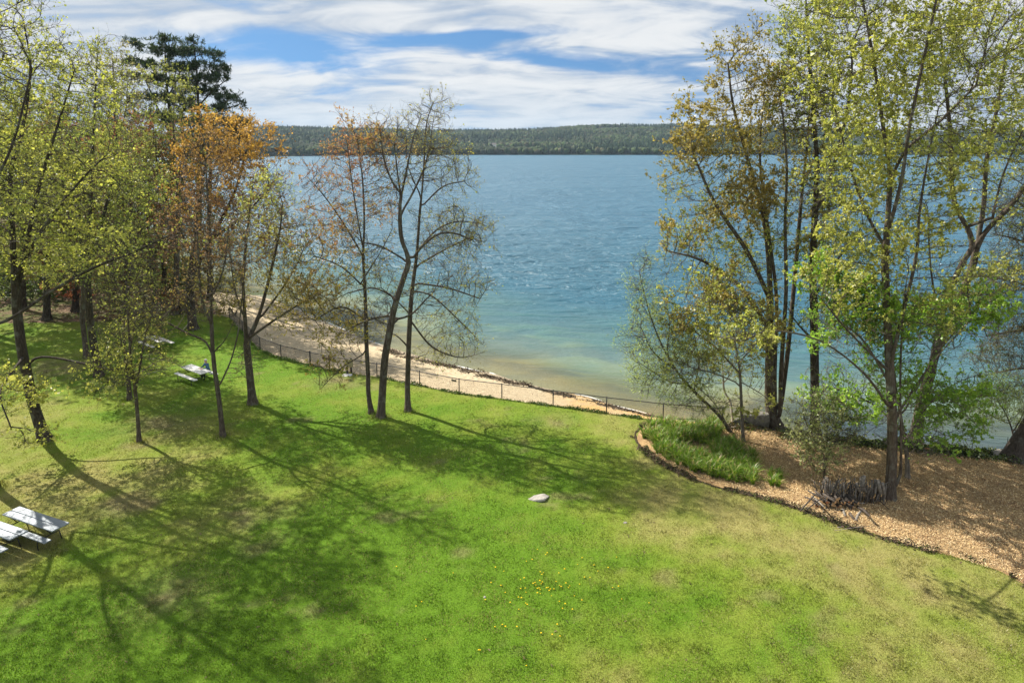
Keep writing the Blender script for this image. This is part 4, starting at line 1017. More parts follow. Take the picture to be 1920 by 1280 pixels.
# ------------------------------------------------------------------ the seated person
def skin_mesh(joints, edges, root, levels=2):
    me = bpy.data.meshes.new('tmp'); me.from_pydata([j[:3] for j in joints], edges, [])
    o = bpy.data.objects.new('tmp', me); COL.objects.link(o)
    md = o.modifiers.new('skin', 'SKIN'); md.use_smooth_shade = True
    for v, j in zip(me.skin_vertices[0].data, joints):
        v.radius = (j[3], j[4] if len(j) > 4 else j[3]); v.use_root = False
    me.skin_vertices[0].data[root].use_root = True
    s = o.modifiers.new('sub', 'SUBSURF'); s.levels = levels; s.render_levels = levels
    dg = bpy.context.evaluated_depsgraph_get(); dg.update()
    out = bpy.data.meshes.new_from_object(o.evaluated_get(dg))
    bpy.data.objects.remove(o); return out
def person():
    J = [(0, .70, .54, .145, .125), (0, .66, .70, .135, .105), (0, .61, .88, .155, .11), (0, .58, 1.00, .12, .095), (0, .565, 1.07, .055, .055),
         (0, .545, 1.13, .060, .065), (0, .525, 1.20, .080, .095), (0, .535, 1.28, .070, .080)]
    E = [(0, 1), (1, 2), (2, 3), (3, 4), (4, 5), (5, 6), (6, 7)]
    def add(p, par): J.append(p); E.append((par, len(J) - 1)); return len(J) - 1
    nose = add((0, .425, 1.185, .014, .016), 6)
    for s in (-1, 1):
        sh = add((s * .17, .585, .995, .068, .068), 3); el = add((s * .27, .46, .80, .050, .050), sh); wr = add((s * .15, .27, .795, .032, .030), el)
        pm = add((s * .115, .20, .790, .040, .018), wr)
        for k, (a, l) in enumerate(((-.5, .075), (-.18, .088), (.1, .085), (.38, .065))):
            b1 = add((s * .115 + .026 * (k - 1.5), .20 - .055, .790, .010, .010), pm)
            add((s * .115 + .026 * (k - 1.5) + a * .02, .20 - .055 - l * .8, .782, .008, .008), b1)
        th = add((s * .115 - s * .045, .195, .792, .011, .011), pm); add((s * .115 - s * .07, .155, .787, .009, .009), th)
        hp = add((s * .10, .66, .52, .105, .095), 0); kn = add((s * .14, .27, .53, .068, .068), hp); an = add((s * .14, .33, .10, .042, .042), kn); add((s * .15, .19, .055, .042, .035), an)
        add((s * .082, .54, 1.20, .012, .022), 6)
    me = skin_mesh(J, E, 0)
    for k in ('blue_jacket', 'dark_cloth', 'skin', 'hair'): me.materials.append(M[k])
    for p in me.polygons:
        c = p.center
        if c.z > 1.065: i = 2
        elif c.z > .60: i = 2 if (c.y < .25 and abs(c.x) < .26) else 0
        else: i = 1 if c.z > .10 else 1
        p.material_index = i
    return me
ey = np.array([-math.sin(RZ), math.cos(RZ)]); exx = np.array([math.cos(RZ), math.sin(RZ)])
pz = tz(*tab_mid) + .02
pp = np.array(tab_mid) + exx * .28
pe = empty('person', (pp[0], pp[1], pz), 'seated person in a blue jacket with pale hair leaning on the white picnic table', 'person', None, RZ)
link('body', person(), pe)
b = MB()
n_ = 14
for i in range(9):
    th = math.pi * .56 * i / 8
    for j in range(n_):
        ph = 2 * math.pi * j / n_
        k = 1.0 + .04 * math.sin(3 * ph + i)
        front = max(0, -math.sin(ph)) * (1 if i > 4 else 0)
        b.v.append(np.array([[.096 * k * math.sin(th) * math.cos(ph), .535 - .0 + .108 * k * math.sin(th) * math.sin(ph) + .02 * front, 1.235 + .108 * k * math.cos(th) + .06 * front]]))
b.n = 9 * n_
for i in range(8):
    for j in range(n_): b.f.append((i * n_ + j, (i + 1) * n_ + j, (i + 1) * n_ + (j + 1) % n_, i * n_ + (j + 1) % n_)); b.m.append(0)
b.build('hair', M['hair'], pe, True)

# ------------------------------------------------------------------ fences
def gz(u, v): p = G(u, v); return np.array([p[0], p[1], tz(p[0], p[1])])
fp = [gz(u, v) for u, v in FENCE_PX]
base_f = fp[7]
fe = empty('chain_link_fence', tuple(base_f), 'low black chain link fence along the top of the sandy beach', 'fence')
FH = .92
gate_skip = {5}
for i, p in enumerate(fp):
    b = MB(); h = FH + (.06 if i in (4, 5, 6, 14) else .02); k = .050 if i in (4, 6, 14) else .032
    b.tube([p - base_f + (0, 0, -.2), p - base_f + (0, 0, h)], k, 8); b.tube([p - base_f + (0, 0, h), p - base_f + (0, 0, h + .03)], [k * 1.15, k * .6], 8)
    b.build('fence_post', M['fence_black'], fe, True)
b = MB(); b.tube([p - base_f + (0, 0, FH - .01) for p in fp], .024, 6); b.build('top_rail', M['fence_black'], fe, True)
A0, A1 = [], []
for i in range(len(fp) - 1):
    if i == 5: continue
    p, q = fp[i] - base_f, fp[i + 1] - base_f; L = np.linalg.norm(q - p); st = .075; lo, hi = .03, FH - .03; rise = (hi - lo)
    for sgn in (1, -1):
        for s in np.arange(-rise, L, st):
            x0, x1 = s, s + rise; z0, z1 = lo, hi
            if x0 < 0: z0 = lo - x0; x0 = 0
            if x1 > L: z1 = hi - (x1 - L); x1 = L
            if x1 - x0 < .02: continue
            if sgn < 0: x0, x1 = L - x0, L - x1
            A0.append(p + (q - p) * x0 / L + (0, 0, z0)); A1.append(p + (q - p) * x1 / L + (0, 0, z1))
def prisms(A0, A1, R):
    A0, A1 = np.array(A0), np.array(A1); t_ = nrm(A1 - A0); ref = np.where(np.abs(t_[:, 2:3]) < .9, np.array([[0, 0, 1.]]), np.array([[1., 0, 0]]))
    sa = nrm(np.cross(t_, ref)); sb = np.cross(t_, sa); V = np.zeros((len(A0), 6, 3))
    for k in range(3):
        o = math.cos(k * 2.0944) * sa + math.sin(k * 2.0944) * sb; V[:, k] = A0 + o * R; V[:, 3 + k] = A1 + o * R
    F = (np.array([(0, 1, 4, 3), (1, 2, 5, 4), (2, 0, 3, 5)])[None] + (np.arange(len(A0)) * 6)[:, None, None]).reshape(-1, 4)
    return V.reshape(-1, 3), F
V, F = prisms(A0, A1, .0032)
link('wire_mesh', mesh_np('wire_mesh', V, F, None, False, [M['fence_black']]), fe)
wp = [gz(u, v) for u, v in [(1490, 812), (1560, 822), (1620, 829), (1690, 835), (1757, 841), (1822, 847), (1886, 853)]]
we = empty('wire_fence', tuple(wp[3]), 'thin wire fence on slim green stakes along the bank above the water', 'fence')
for p in wp:
    b = MB(); b.tube([p - wp[3] + (0, 0, -.2), p - wp[3] + (0, 0, .95)], .014, 6); b.build('fence_post', M['fence_black'], we)
b = MB()
for z in (.2, .4, .6, .8, .93): b.tube([p - wp[3] + (0, 0, z) for p in wp], .0035, 4)
b.build('wire', M['fence_black'], we)

# gate furniture on the lawn side of the fence
def at(u, v): return gz(u, v)
p = at(651.5, 704)
e = empty('bollard', tuple(p), 'short black post standing on a round pale base beside the beach gate', 'post')
b = MB(); b.tube([(0, 0, .0), (0, 0, .05), (0, 0, .10), (0, 0, .13)], [.34, .33, .22, .07], 18); b.build('base', M['pale_base'], e, True)
b = MB(); b.tube([(0, 0, .12), (0, 0, .62)], .065, 10); b.tube([(0, 0, .62), (0, 0, .68)], [.085, .06], 10); b.build('post', M['black_tube'], e, True)
p = at(656, 699.5)
e = empty('notice_board', tuple(p), 'pale wooden board fixed to the right-hand beach gate post', 'board')
b = MB(); b.box((0, .0, .68), (.46, .03, .52), .12, bev=.006); b.build('panel', M['pale_board'], e)
b = MB(); b.box((0.05, .05, .45), (.08, .08, .98), bev=.008); b.build('post', M['wood_post'], e)
p = at(618.4, 693.5)
e = empty('gate_post', tuple(p), 'reddish wooden post at the left side of the beach gate', 'post')
b = MB(); b.box((0, 0, .5), (.10, .10, 1.05), bev=.01); b.build('post', M['wood_post'], e)
b = MB(); b.box((0, 0, 1.04), (.13, .13, .04), bev=.01); b.build('cap', M['wood_post'], e)
p0, p1 = fp[4], fp[5]; d_ = p1 - p0; mid = p0 + d_ * .92
e = empty('sign_board', (mid[0] - .1, mid[1] - .06, mid[2]), 'brown sign plank on the fence rail by the beach gate', 'sign', None, math.atan2(d_[1], d_[0]))
b = MB(); b.box((.25, -.03, .80), (1.15, .03, .17), bev=.004); b.build('plank', M['rust_board'], e)
for s in (-.2, .7): b = MB(); b.box((s, -.01, .86), (.03, .05, .12)); b.build('bracket', M['fence_black'], e)
p0, p1 = fp[8], fp[9]; d_ = p1 - p0; mid = p0 + d_ * .88
e = empty('sign_board', tuple(mid), 'small dark sign hanging on the fence rail above the sand', 'sign', None, math.atan2(d_[1], d_[0]))
b = MB(); b.box((0, -.035, .76), (.36, .02, .11), bev=.004); b.build('plate', M['black_tube'], e)
for s in (-.14, .14): b = MB(); b.box((s, -.02, .85), (.012, .035, .10)); b.build('hanger', M['fence_black'], e)
p = at(1221.5, 796)
b = MB(); b.tube([(0, 0, -.1), (.01, 0, .35), (.0, 0, .72)], [.02, .018, .014], 6); o = b.build('stake', M['wood_post'], None, True, tuple(p)); tag(o, 'thin wooden stake at the lawn corner near the bed tip', 'stake')
p = at(1285, 799)
e = empty('metal_rail', tuple(p), 'low black metal frame standing at the top of the grassy bed', 'rail', None, -.08)
b = MB(); b.tube([(-.58, 0, .0), (-.58, 0, .42), (.52, 0, .42), (.52, 0, -.02)], .026, 6); b.build('frame', M['fence_black'], e)
b = MB(); b.tube([(-.30, 0, .10), (.66, -.02, .06)], .022, 6); b.tube([(.52, 0, .10), (.70, -.05, -.02)], .03, 6); b.build('lower_bar', M['fence_black'], e)

# ------------------------------------------------------------------ stones
def stone(name, label, loc, size, rz, m, seed, fn=None, n=5, amp=.22, cat='stone'):
    import bmesh
    bm = bmesh.new(); bmesh.ops.create_icosphere(bm, subdivisions=4, radius=1.0)
    r = np.random.default_rng(seed); pl = nrm(r.normal(size=(n * 4, 3))); of = .55 + .42 * r.random(n * 4)
    for v in bm.verts:
        q = np.array(v.co)
        for a, o_ in zip(pl, of):
            dd = q.dot(a) - o_
            if dd > 0: q = q - a * dd * .92
        q = q * (1 + amp * (VN[seed % 6].fbm(np.array([q[0] * 3 + 9]), np.array([q[1] * 3 + q[2] * 2.3]), 1.0, 4)[0] - .5))
        if fn: q = np.array(fn(q))
        v.co = Vector(q * np.array(size))
    me = bpy.data.meshes.new(name); bm.to_mesh(me); bm.free(); me.materials.append(M[m])
    for p in me.polygons: p.use_smooth = True
    try: me.set_sharp_from_angle(angle=math.radians(38))
    except Exception: pass
    o = link(name, me, None, loc, (0, 0, rz)); return tag(o, label, cat)
p = at(1011, 936)
stone('field_stone', 'flat pale grey stone with a pointed end lying alone on the lawn', (p[0], p[1], p[2] + .0), (.54, .34, .23), -.12, 'pale_stone', 4, lambda q: (q[0], q[1] * (1 - .5 * max(0, -q[0])), q[2] * (1 - .55 * max(0, -q[0] + .1)) + .08 * q[0]))
p = at(1172, 981); stone('field_stone', 'small grey stone on the lawn right of the flat pale one', (p[0], p[1], p[2] + .02), (.10, .07, .05), .2, 'pale_stone', 5)
p = at(909, 1120); stone('field_stone', 'tiny pale pebble on the lawn left of the dandelions', (p[0], p[1], p[2] + .03), (.05, .05, .04), .2, 'pale_stone', 6)
p = at(1414, 792); stone('boulder', 'big blocky grey boulder left of the maple clump', (p[0], p[1], p[2] + .36), (.86, .50, .66), -.05, 'grey_stone', 7, lambda q: (max(-.88, min(.88, q[0] * 1.15)), q[1], max(-.9, min(.72, q[2] * 1.2))), amp=.30, cat='boulder')
p = at(1382, 792); stone('boulder', 'leaning grey slab against the left end of the blocky boulder', (p[0], p[1] - .1, p[2] + .22), (.55, .20, .40), .3, 'grey_stone', 8, lambda q: (q[0], q[1], q[2] + .6 * q[0]), cat='boulder')
p = at(1875, 856); stone('boulder', 'rounded grey stone at the foot of the flared tree', (p[0], p[1], p[2] + .10), (.50, .32, .26), .2, 'pale_stone', 9, cat='boulder')
p = at(1737, 850)
e = empty('tree_stump', tuple(p), 'small cut tree stump in the wood chips near the leaning tree', 'stump')
b = MB(); b.tube([(0, 0, -.05), (0, 0, .05), (0, 0, .26)], [.20, .15, .13], 12, 0, True, 1); b.build('stump', [M['log_bark'], M['cut_end_red']], e, True)

# ------------------------------------------------------------------ brushwood stack
A = gz(1541, 946); B = gz(1664, 950); ab = B - A; La = np.linalg.norm(ab[:2]); ab = ab / La; back = np.array([-ab[1], ab[0], 0.0])
r = np.random.default_rng(21)
def log_obj(name, p0, p1, rad, mm, label, cat, group, k=8, bend=.04):
    p0, p1 = np.array(p0), np.array(p1); L = np.linalg.norm(p1 - p0); mid = (p0 + p1) / 2 + r.normal(size=3) * bend * L * .5
    c = (p0 + p1) / 2; b = MB(); b.tube([p0 - c, mid - c, p1 - c], [rad * 1.08, rad, rad * .88], k, 0, True, 1)
    o = b.build(name, [M[mm[0]], M[mm[1]]], None, True, tuple(c))
    for q in o.data.polygons:
        if len(q.vertices) > 4: q.use_smooth = False
    return tag(o, label, cat, group)
for i in range(150):
    f = i / 150.0; s = f * La * 1.0 + r.normal() * .05; dep = .02 + .50 * r.random()
    h = .80 + .30 * r.random() - .10 * f
    p0 = A + ab * s + back * dep + np.array([0, 0, .0]); ln_ = r.normal() * (.16 if i % 5 else .5) + .08
    p1 = p0 + ab * ln_ + back * (.10 + .08 * r.normal()) + np.array([0, 0, h])
    log_obj('stick', p0, p1, .011 + .017 * r.random() ** 1.5, (('stick_grey', 'log_bark', 'log_grey')[i % 3], 'cut_end'), 'grey stick standing upright in the brushwood stack', 'stick', 'upright sticks of the brushwood stack', 5, .07)
for i in range(8):
    s = La * (.56 + .055 * i + .02 * r.normal()); p0 = A + ab * s + back * (.06 + .30 * r.random()) + np.array([0, 0, .48 + .12 * r.random()]); p1 = p0 + ab * r.normal() * .13 + back * (.16 + .12 * r.normal()) + np.array([0, 0, .40 + .3 * r.random()])
    log_obj('log', p0, p1, .038 + .036 * r.random(), ('log_grey', 'cut_end'), 'thick pale grey log standing on end at the right of the brushwood stack', 'log', 'thick upright logs of the brushwood stack', 9, .02)
for i in range(46):
    row = i // 13; s = (-.35 + .125 * (i % 13) + .06 * row) + r.normal() * .02; z = .07 + .115 * row
    p0 = A + ab * s - back * (.30 + .06 * r.random()) + np.array([0, 0, z]); p0 = p0 - back * .10 * r.normal() + np.array([0, 0, .03 * abs(r.normal())]); p1 = p0 + back * (.45 + .2 * r.random()) + ab * (r.normal() * .25 - .05) + np.array([0, 0, .04 * r.normal()])
    log_obj('log', p0, p1, .036 + .022 * r.random(), ('log_bark', 'cut_end' if i % 7 else 'cut_end_red'), 'dark log with a pale cut end lying in front of the brushwood stack', 'log', 'cut logs lying before the brushwood stack', 8, .03)
LOOSE = [((1500, 958), (1530, 925), .03), ((1522, 930), (1545, 950), .035), ((1512, 955), (1545, 930), .022), ((1543, 972), (1544, 948), .022), ((1562, 957), (1584, 956), .040), ((1580, 955), (1586, 968), .05), ((1593, 962), (1602, 974), .055), ((1604, 977), (1616, 956), .055),
         ((1608, 950), (1632, 968), .05), ((1586, 942), (1622, 943), .02), ((1602, 912), (1640, 917), .022), ((1570, 989), (1592, 985), .018), ((1625, 968), (1650, 990), .012), ((1565, 994), (1640, 985), .01), ((1640, 930), (1668, 955), .015), ((1665, 945), (1680, 955), .014)]
for i, ((u0, v0), (u1, v1), rad) in enumerate(LOOSE):
    z = .05 + (.25 if 0 < i < 4 or i == 8 else .06) * r.random() + (.86 if i == 10 else 0) + (.15 if i == 9 else 0)
    p0 = G(u0, v0, z + (.05 if i in (0, 8) else 0)); p1 = G(u1, v1, z + (.35 if i in (0, 1, 2, 8) else .02))
    log_obj('loose_branch', p0, p1, rad, ('log_grey' if i % 2 else 'log_bark', 'cut_end'), 'loose grey branch lying about the foot of the brushwood stack', 'branch', 'loose branches round the brushwood stack', 7, .05)

# ------------------------------------------------------------------ plants in the bed
def clump_mesh(seed):
    r = np.random.default_rng(seed); V, F, C = [], [], []
    for i in range(54):
        a = r.random() * 6.283; l = .34 + .32 * r.random(); w_ = .010 + .009 * r.random(); ln_ = .25 + .85 * r.random()
        o = np.array([math.cos(a + 2) * .12 * r.random(), math.sin(a + 2) * .12 * r.random(), 0]); d = np.array([math.cos(a), math.sin(a), 0]); s = np.array([-d[1], d[0], 0]); n0 = len(V)
        for k, t_ in enumerate((0, .4, .75, 1.0)):
            q = o + d * l * ln_ * t_ ** 1.6 + np.array([0, 0, l * (t_ - .30 * ln_ * t_ ** 3)]); ww = w_ * (1, 1, .7, .1)[k]
            V += [q - s * ww, q + s * ww]
        F += [[n0 + 2 * k, n0 + 2 * k + 1, n0 + 2 * k + 3, n0 + 2 * k + 2] for k in range(3)]
        c = np.array([(.10, .20, .018), (.16, .28, .026), (.25, .36, .05)][r.integers(0, 3)]) * (.8 + .4 * r.random())
        if r.random() < .18: c = np.array([.40, .32, .16])
        C += [c] * 3
    return mesh_np('leaf_blades', np.array(V), np.array(F), np.array(C), True, [M['grass']])
CM = [clump_mesh(s) for s in range(5)]
bedp = gp([(1200, 808), (1225, 796), (1260, 800), (1305, 801), (1345, 808), (1372, 832), (1400, 852), (1440, 880), (1458, 908), (1420, 915), (1380, 908), (1322, 895), (1276, 879), (1232, 855), (1207, 832)])
bx = np.array(bedp); r = np.random.default_rng(8); cnt = 0
while cnt < 285:
    x, y = bx[:, 0].min() + np.ptp(bx[:, 0]) * r.random(), bx[:, 1].min() + np.ptp(bx[:, 1]) * r.random()
    if sdf(bedp, np.array([x]), np.array([y]))[0] < .05 or VN[2].fbm(np.array([x + 31]), np.array([y]), .9, 2)[0] < .40: continue
    o = link('daylily_clump', CM[cnt % 5], None, (x, y, tz(x, y) + .04), (0, 0, r.random() * 6.28)); s = .75 + .55 * r.random(); o.scale = (s, s, s * (.85 + .3 * r.random()))
    tag(o, 'green strap-leaved daylily clump in the grassy end of the bed', 'plant', 'daylily clumps in the bed'); cnt += 1
for u, v in [(1452, 905), (1447, 912), (1458, 914), (1462, 898), (1338, 792), (1350, 800), (1328, 797)]:
    p = at(u, v); o = link('daylily_clump', CM[u % 5], None, (p[0], p[1], p[2] + .04), (0, 0, u)); tag(o, 'green strap-leaved daylily clump in the grassy end of the bed', 'plant', 'daylily clumps in the bed')

def leaf_scatter(name, pts, h, size, pal, seed, label, n_per, spread):
    r = np.random.default_rng(seed); path = smooth_path(np.array(pts), 8); n = n_per; k = r.integers(0, len(path) - 1, n); f = r.random((n, 1))
    q = path[k] * (1 - f) + path[k + 1] * f + r.normal(size=(n, 2)) * spread
    cl = VN[3].fbm(q[:, 0], q[:, 1], .8, 3); keep = r.random(n) < np.clip((cl - .3) * 3, .1, 1); q = q[keep]; cl = cl[keep]; n = len(q)
    z = terrain(q[:, 0], q[:, 1]) + h * r.random(n) * np.clip((cl - .25) * 2.2, .2, 1.3)
    c = np.stack([q[:, 0], q[:, 1], z], -1); ax = nrm(r.normal(size=(n, 3)) + (0, 0, .3)); nn = nrm(r.normal(size=(n, 3)) + (0, 0, .9)); sd_ = nrm(np.cross(ax, nn))
    L = size * (.6 + .8 * r.random((n, 1)))
    V = np.stack([c, c + ax * L * .5 + sd_ * L * .4, c + ax * L, c + ax * L * .5 - sd_ * L * .4], 1).reshape(-1, 3)
    pl = np.array(pal); C = pl[r.integers(0, len(pl), n)] * (.7 + .6 * r.random((n, 1)))
    return tag(link(name, mesh_np(name, V, (np.arange(n) * 4)[:, None] + np.arange(4)[None], C, False, [M['leaf']])), label, 'plants', None, 'stuff')
leaf_scatter('ground_cover', gp([(1470, 812), (1550, 826), (1620, 834), (1700, 841), (1780, 848), (1850, 856), (1930, 866)]), .40, .10, DARK + [(.09, .14, .03), (.14, .18, .04)], 3, 'dark green ivy and weeds along the bank above the water', 16000, .30)
leaf_scatter('ground_cover', gp([(1375, 800), (1420, 806), (1470, 818), (1500, 830)]), .22, .09, [(.05, .05, .02), (.10, .08, .04), (.09, .13, .03), (.16, .11, .07)], 4, 'brown and green undergrowth round the boulder and maple clump', 7000, .45)
leaf_scatter('weeds', gp([(430, 600), (490, 658), (584, 687), (660, 703)]), .22, .07, [(.07, .14, .02), (.12, .18, .03)], 6, 'ragged weeds along the foot of the black fence, far end', 5000, .10)
leaf_scatter('weeds', gp([(710, 708), (790, 724), (864, 739), (944, 749), (1040, 762), (1140, 776), (1200, 785)]), .16, .07, [(.05, .11, .02), (.10, .15, .03)], 5, 'ragged weeds along the foot of the black fence', 7000, .10)

def chips(name, q, zoff, lo, hi, pal, seed, label, cat, tilt=.35, pile=0.0):
    r = np.random.default_rng(seed); n = len(q)
    z = terrain(q[:, 0], q[:, 1]) + zoff + pile * r.random(n)
    c = np.stack([q[:, 0], q[:, 1], z], -1); a = r.random(n) * 6.283; ax = nrm(np.stack([np.cos(a), np.sin(a), r.normal(size=n) * tilt], -1))
    sd_ = nrm(np.cross(ax, nrm(r.normal(size=(n, 3)) * tilt + (0, 0, 1)))); L = (lo + (hi - lo) * r.random((n, 1))) * .5; w_ = L * (.22 + .25 * r.random((n, 1)))
    V = np.stack([c - ax * L - sd_ * w_, c + ax * L - sd_ * w_ * .8, c + ax * L + sd_ * w_, c - ax * L + sd_ * w_], 1).reshape(-1, 3)
    pl = np.array(pal); C = pl[r.integers(0, len(pl), n)] * (.75 + .5 * r.random((n, 1))) * (.35 + 1.15 * VN[0].fbm(q[:, 0] + 20, q[:, 1], 1.6, 4, .6))[:, None]
    return tag(link(name, mesh_np(name, V, (np.arange(n) * 4)[:, None] + np.arange(4)[None], C, False, [M['chip']])), label, cat, None, 'stuff')
r = np.random.default_rng(15)
y = 17 + 22 * r.random(520000); x = 7 + 26 * r.random(520000)
sb = sdf(bed, x, y) + (VN[4].fbm(x, y, .6, 3) - .5) * .5
k = (sb > np.where(y < 27, -.10, .16)) & (x < .80 * y + 2); q = np.stack([x, y], -1)[k]
chips('wood_chips', q,   .08, .018, .060, [(.62, .45, .23), (.46, .32, .155), (.70, .54, .30), (.27, .175, .095), (.54, .38, .19), (.14, .09, .055), (.74, .60, .37)], 16, 'straw-coloured wood chips covering the bed', 'wood chips', .45, .04)
n = 11000; ek = smooth_path(np.array(gp(BED_PX)), 30); k = r.integers(0, len(ek) - 1, n); f = r.random((n, 1)); q = ek[k] * (1 - f) + ek[k + 1] * f + r.normal(size=(n, 2)) * .15
k = VN[3].fbm(q[:, 0], q[:, 1], .8, 3) > .46; q = q[k]
chips('soil_crumbs', q, .06, .04, .12, [(.030, .022, .016), (.07, .05, .035), (.12, .085, .055), (.06, .08, .02)], 23, 'dark crumbly soil and leaf bits along the ragged edge of the bed', 'soil', .5, .03)
wk = smooth_path(np.array(gp([(725, 654), (760, 668), (800, 675), (850, 687), (900, 701), (940, 711), (975, 718), (1005, 727), (1040, 738), (1080, 746), (1120, 756), (1160, 769), (1200, 780), (1232, 789)], -.85)), 10)
n = 9500; k = r.integers(0, len(wk) - 1, n); f = r.random((n, 1)); q = wk[k] * (1 - f) + wk[k + 1] * f + r.normal(size=(n, 2)) * .42 * (.15 + 1.1 * VN[1].fbm(wk[k][:, 0], wk[k][:, 1], 1.5, 2))[:, None]
k = r.random(n) < np.clip((VN[2].fbm(q[:, 0], q[:, 1], .7, 3) - .30) * 3, .05, 1); q = q[k]
chips('shore_debris', q, .01, .06, .22, [(.08, .058, .04), (.13, .095, .065), (.05, .038, .028), (.20, .15, .10), (.07, .065, .04)], 17, 'dark line of washed-up leaves and twigs along the water edge', 'debris', .5, .04)
n = 5000; y = 30 + 50 * r.random(n); x = -34 + 50 * r.random(n); k = (sdf(beach, x, y) > .3) & (sdf(land, x, y) > .6); q = np.stack([x, y], -1)[k]
chips('beach_litter', q, .012, .03, .12, [(.16, .11, .07), (.09, .06, .04), (.30, .22, .13)], 18, 'scattered twigs and leaf bits on the sand', 'debris', .3, .01)
n = 30000; y = 44 + 70 * r.random(n); x = -75 + 60 * r.random(n); k = (sdf(lawn, x, y) < -.1) & (sdf(upland, x, y) > 1) & (sdf(land, x, y) > 4); q = np.stack([x, y], -1)[k]
chips('leaf_litter', q, .02, .10, .26, [(.20, .12, .08), (.30, .19, .13), (.13, .08, .055), (.38, .27, .19)], 19, 'brown fallen leaves on the ground at the wood edge', 'leaves', .4, .04)
n = 700; y = 17 + 30 * r.random(n); x = (r.random(n) * 2 - 1) * .8 * y; k = sdf(lawn, x, y) > .2; q = np.stack([x, y], -1)[k]
chips('lawn_litter', q, .05, .03, .11, [(.12, .09, .05), (.18, .14, .08), (.06, .045, .03)], 20, 'bits of twig and leaf lying in the grass', 'debris', .3, .02)

# wet runnel and foam at the water's edge
for i, seg in enumerate([[(604, 600), (630, 611), (660, 624)], [(858, 686), (880, 691.5), (905, 698)], [(918, 698.5), (930, 702)], [(1078, 739.5), (1100, 743), (1128, 751)], [(1150, 760), (1180, 767), (1215, 778)], [(690, 638), (715, 647)]]):
    pts = smooth_path(np.array(gp(seg, WATER_Z)), 8); rr = np.random.default_rng(i); n = len(pts); d = np.gradient(pts, axis=0); d /= np.linalg.norm(d, axis=1)[:, None]; nn = np.stack([-d[:, 1], d[:, 0]], -1)
    wv = (.03 + .07 * rr.random(n)) * np.sin(np.linspace(.15, 3.0, n)); V = []
    for a, z in ((-1, -.004), (-.3, .03), (.4, .025), (1, -.004)):
        qq = pts + nn * (wv * a)[:, None]; V.append(np.stack([qq[:, 0], qq[:, 1], np.maximum(terrain(qq[:, 0], qq[:, 1]) + .015, WATER_Z + .012) + z], -1))
    V = np.stack(V, 1).reshape(-1, 3); ii = np.arange(n - 1)[:, None] * 4; jj = np.arange(3)[None]
    tag(link('foam', mesh_np('foam', V, np.stack([ii + jj, ii + jj + 1, ii + 5 + jj, ii + 4 + jj], -1).reshape(-1, 4), None, True, [M['foam']])), 'white foam line of a small wave breaking on the sand', 'foam', 'foam lines along the beach', 'stuff')

# ------------------------------------------------------------------ dandelions and grass
b = MB(); b.tube([(0, 0, 0), (.004, 0, .07)], .005, 5, 1); b.tube([(.004, 0, .068), (.004, 0, .082), (.004, 0, .092)], [.018, .036, .014], 9, 0)
dm = b.mesh('dandelion', [M['dandelion'], M['dandelion_stem']], True)
r = np.random.default_rng(33)
DP = [(1013, 1075), (1016, 1080), (1019, 1076), (1011, 1105), (1013, 1108), (1008, 1106), (1028, 1104), (1032, 1107), (1025, 1105), (1000, 1097), (1003, 1095), (1017, 1094), (1012, 1092), (1015, 1097), (1049, 1100), (1052, 1103), (1068, 1101), (1066, 1104), (1043, 1093), (1030, 1110), (985, 1105), (983, 1087), (976, 1089), (957, 1132), (1106, 1085), (1096, 1085), (1121, 1073), (1083, 1060), (1114, 1062), (1160, 1102),
      (1045, 1173), (1050, 1194), (942, 1173), (948, 1177), (928, 1177), (1166, 1125), (989, 1136), (986, 1133), (972, 1122), (978, 1124), (1034, 1119), (1049, 1130), (1091, 1128), (1217, 1132), (1026, 1040), (1023, 1043), (1008, 1033), (998, 1052), (987, 1055)]
DP += [(1020 + 70 * r.normal(), 1095 + 32 * r.normal()) for _ in range(22)] + [(700 + 500 * r.random(), 1050 + 200 * r.random()) for _ in range(14)]
for u, v in DP:
    p = at(u, v); o = link('dandelion', dm, None, (p[0], p[1], p[2] + .02), (0, 0, r.random() * 6)); s = .5 + .4 * r.random(); o.scale = (s, s, s)
    tag(o, 'yellow dandelion flower in the middle of the lawn', 'flower', 'dandelions dotted over the lawn')

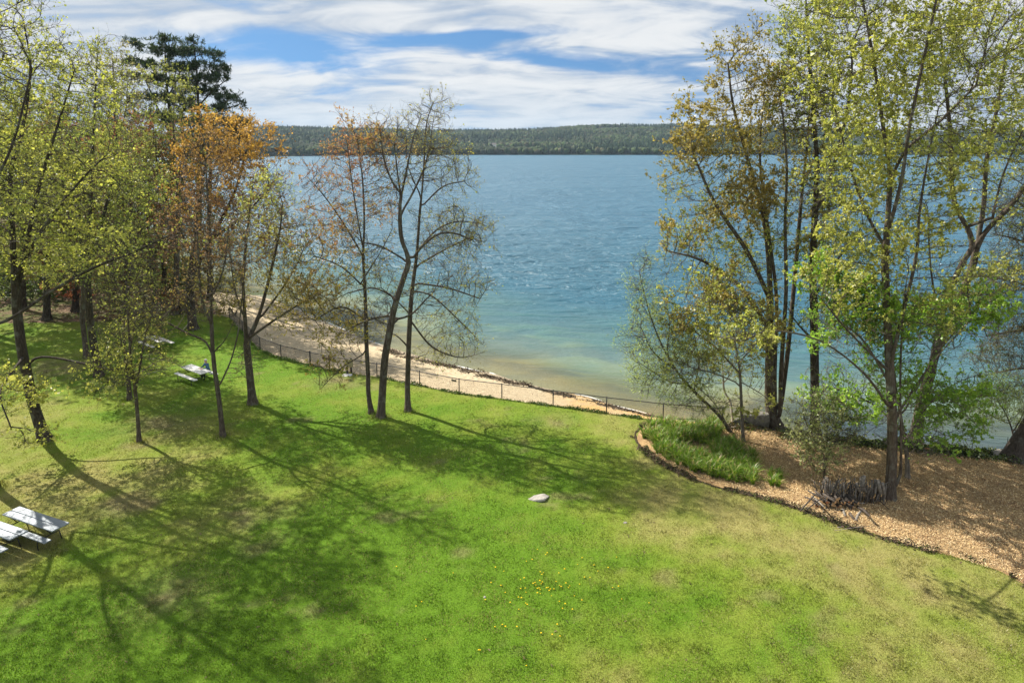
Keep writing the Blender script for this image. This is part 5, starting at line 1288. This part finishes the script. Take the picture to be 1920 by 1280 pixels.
n = 1150000; r = np.random.default_rng(44)
y = 14.5 * (62 / 14.5) ** r.random(n); x = (r.random(n) * 2 - 1) * (.80 * y + 2.5)
k = sdf(lawn, x, y) > -.02; x, y = x[k], y[k]; n = len(x)
c = lawn_color(x, y); z = terrain(x, y) + .01
cn = VN[5].fbm(x + 50, y, .42, 3, .6); tall = .35 + 1.35 * cn
h = (.035 + .035 * r.random(n)) * tall
ft = np.array([q for q in TREE_FEET if sdf(lawn, np.array([q[0]]), np.array([q[1]]))[0] > -.5])
for fx, fy, fr in ft:
    dd = np.hypot(x - fx, y - fy); h = h * (1 + 2.4 * np.exp(-((dd - fr * 1.3) / .28) ** 2))
wd = .006 + .006 * r.random(n) + y * .00009; a = r.random(n) * 6.283; b_ = r.random(n) * 6.283; ln_ = h * (.2 + .9 * r.random(n))
p0 = np.stack([x, y, z], -1); s = np.stack([np.cos(a), np.sin(a), 0 * a], -1) * wd[:, None]
tip = p0 + np.stack([np.cos(b_) * ln_, np.sin(b_) * ln_, h], -1)
V = np.stack([p0 - s, p0 + s, tip], 1).reshape(-1, 3)
c = c * (.50 + 1.05 * r.random((n, 1))) * (1.45 - .95 * cn[:, None]) * np.array([1.0, 1.0, .9])
st_ = r.random(n) < .05 + .20 * (VN[0].fbm(x + 9, y + 70, 1.4, 3) > .52); c[st_] = np.array([.36, .31, .15]) * (.7 + .6 * r.random((st_.sum(), 1)))
tag(link('grass', mesh_np('grass', V, np.arange(3 * n).reshape(-1, 3), c, False, [M['grass']])), 'short mown grass of the lawn', 'grass', None, 'stuff')

# ------------------------------------------------------------------ air
m = bpy.data.materials.new('haze'); m.use_nodes = True; t = NT(m.node_tree); out = t.new('ShaderNodeOutputMaterial')
pv = t.new('ShaderNodeVolumePrincipled'); pv.inputs['Color'].default_value = (.60, .80, 1.0, 1); pv.inputs['Density'].default_value = .00007; pv.inputs['Anisotropy'].default_value = .2
t.l.new(pv.outputs[0], out.inputs['Volume'])
b = MB(); b.box((0, 1400, 57.0), (7200, 3400, 134.0)); tag(b.build('haze', m), 'thin blue air haze over the lake and far hills', 'haze', None, 'stuff')
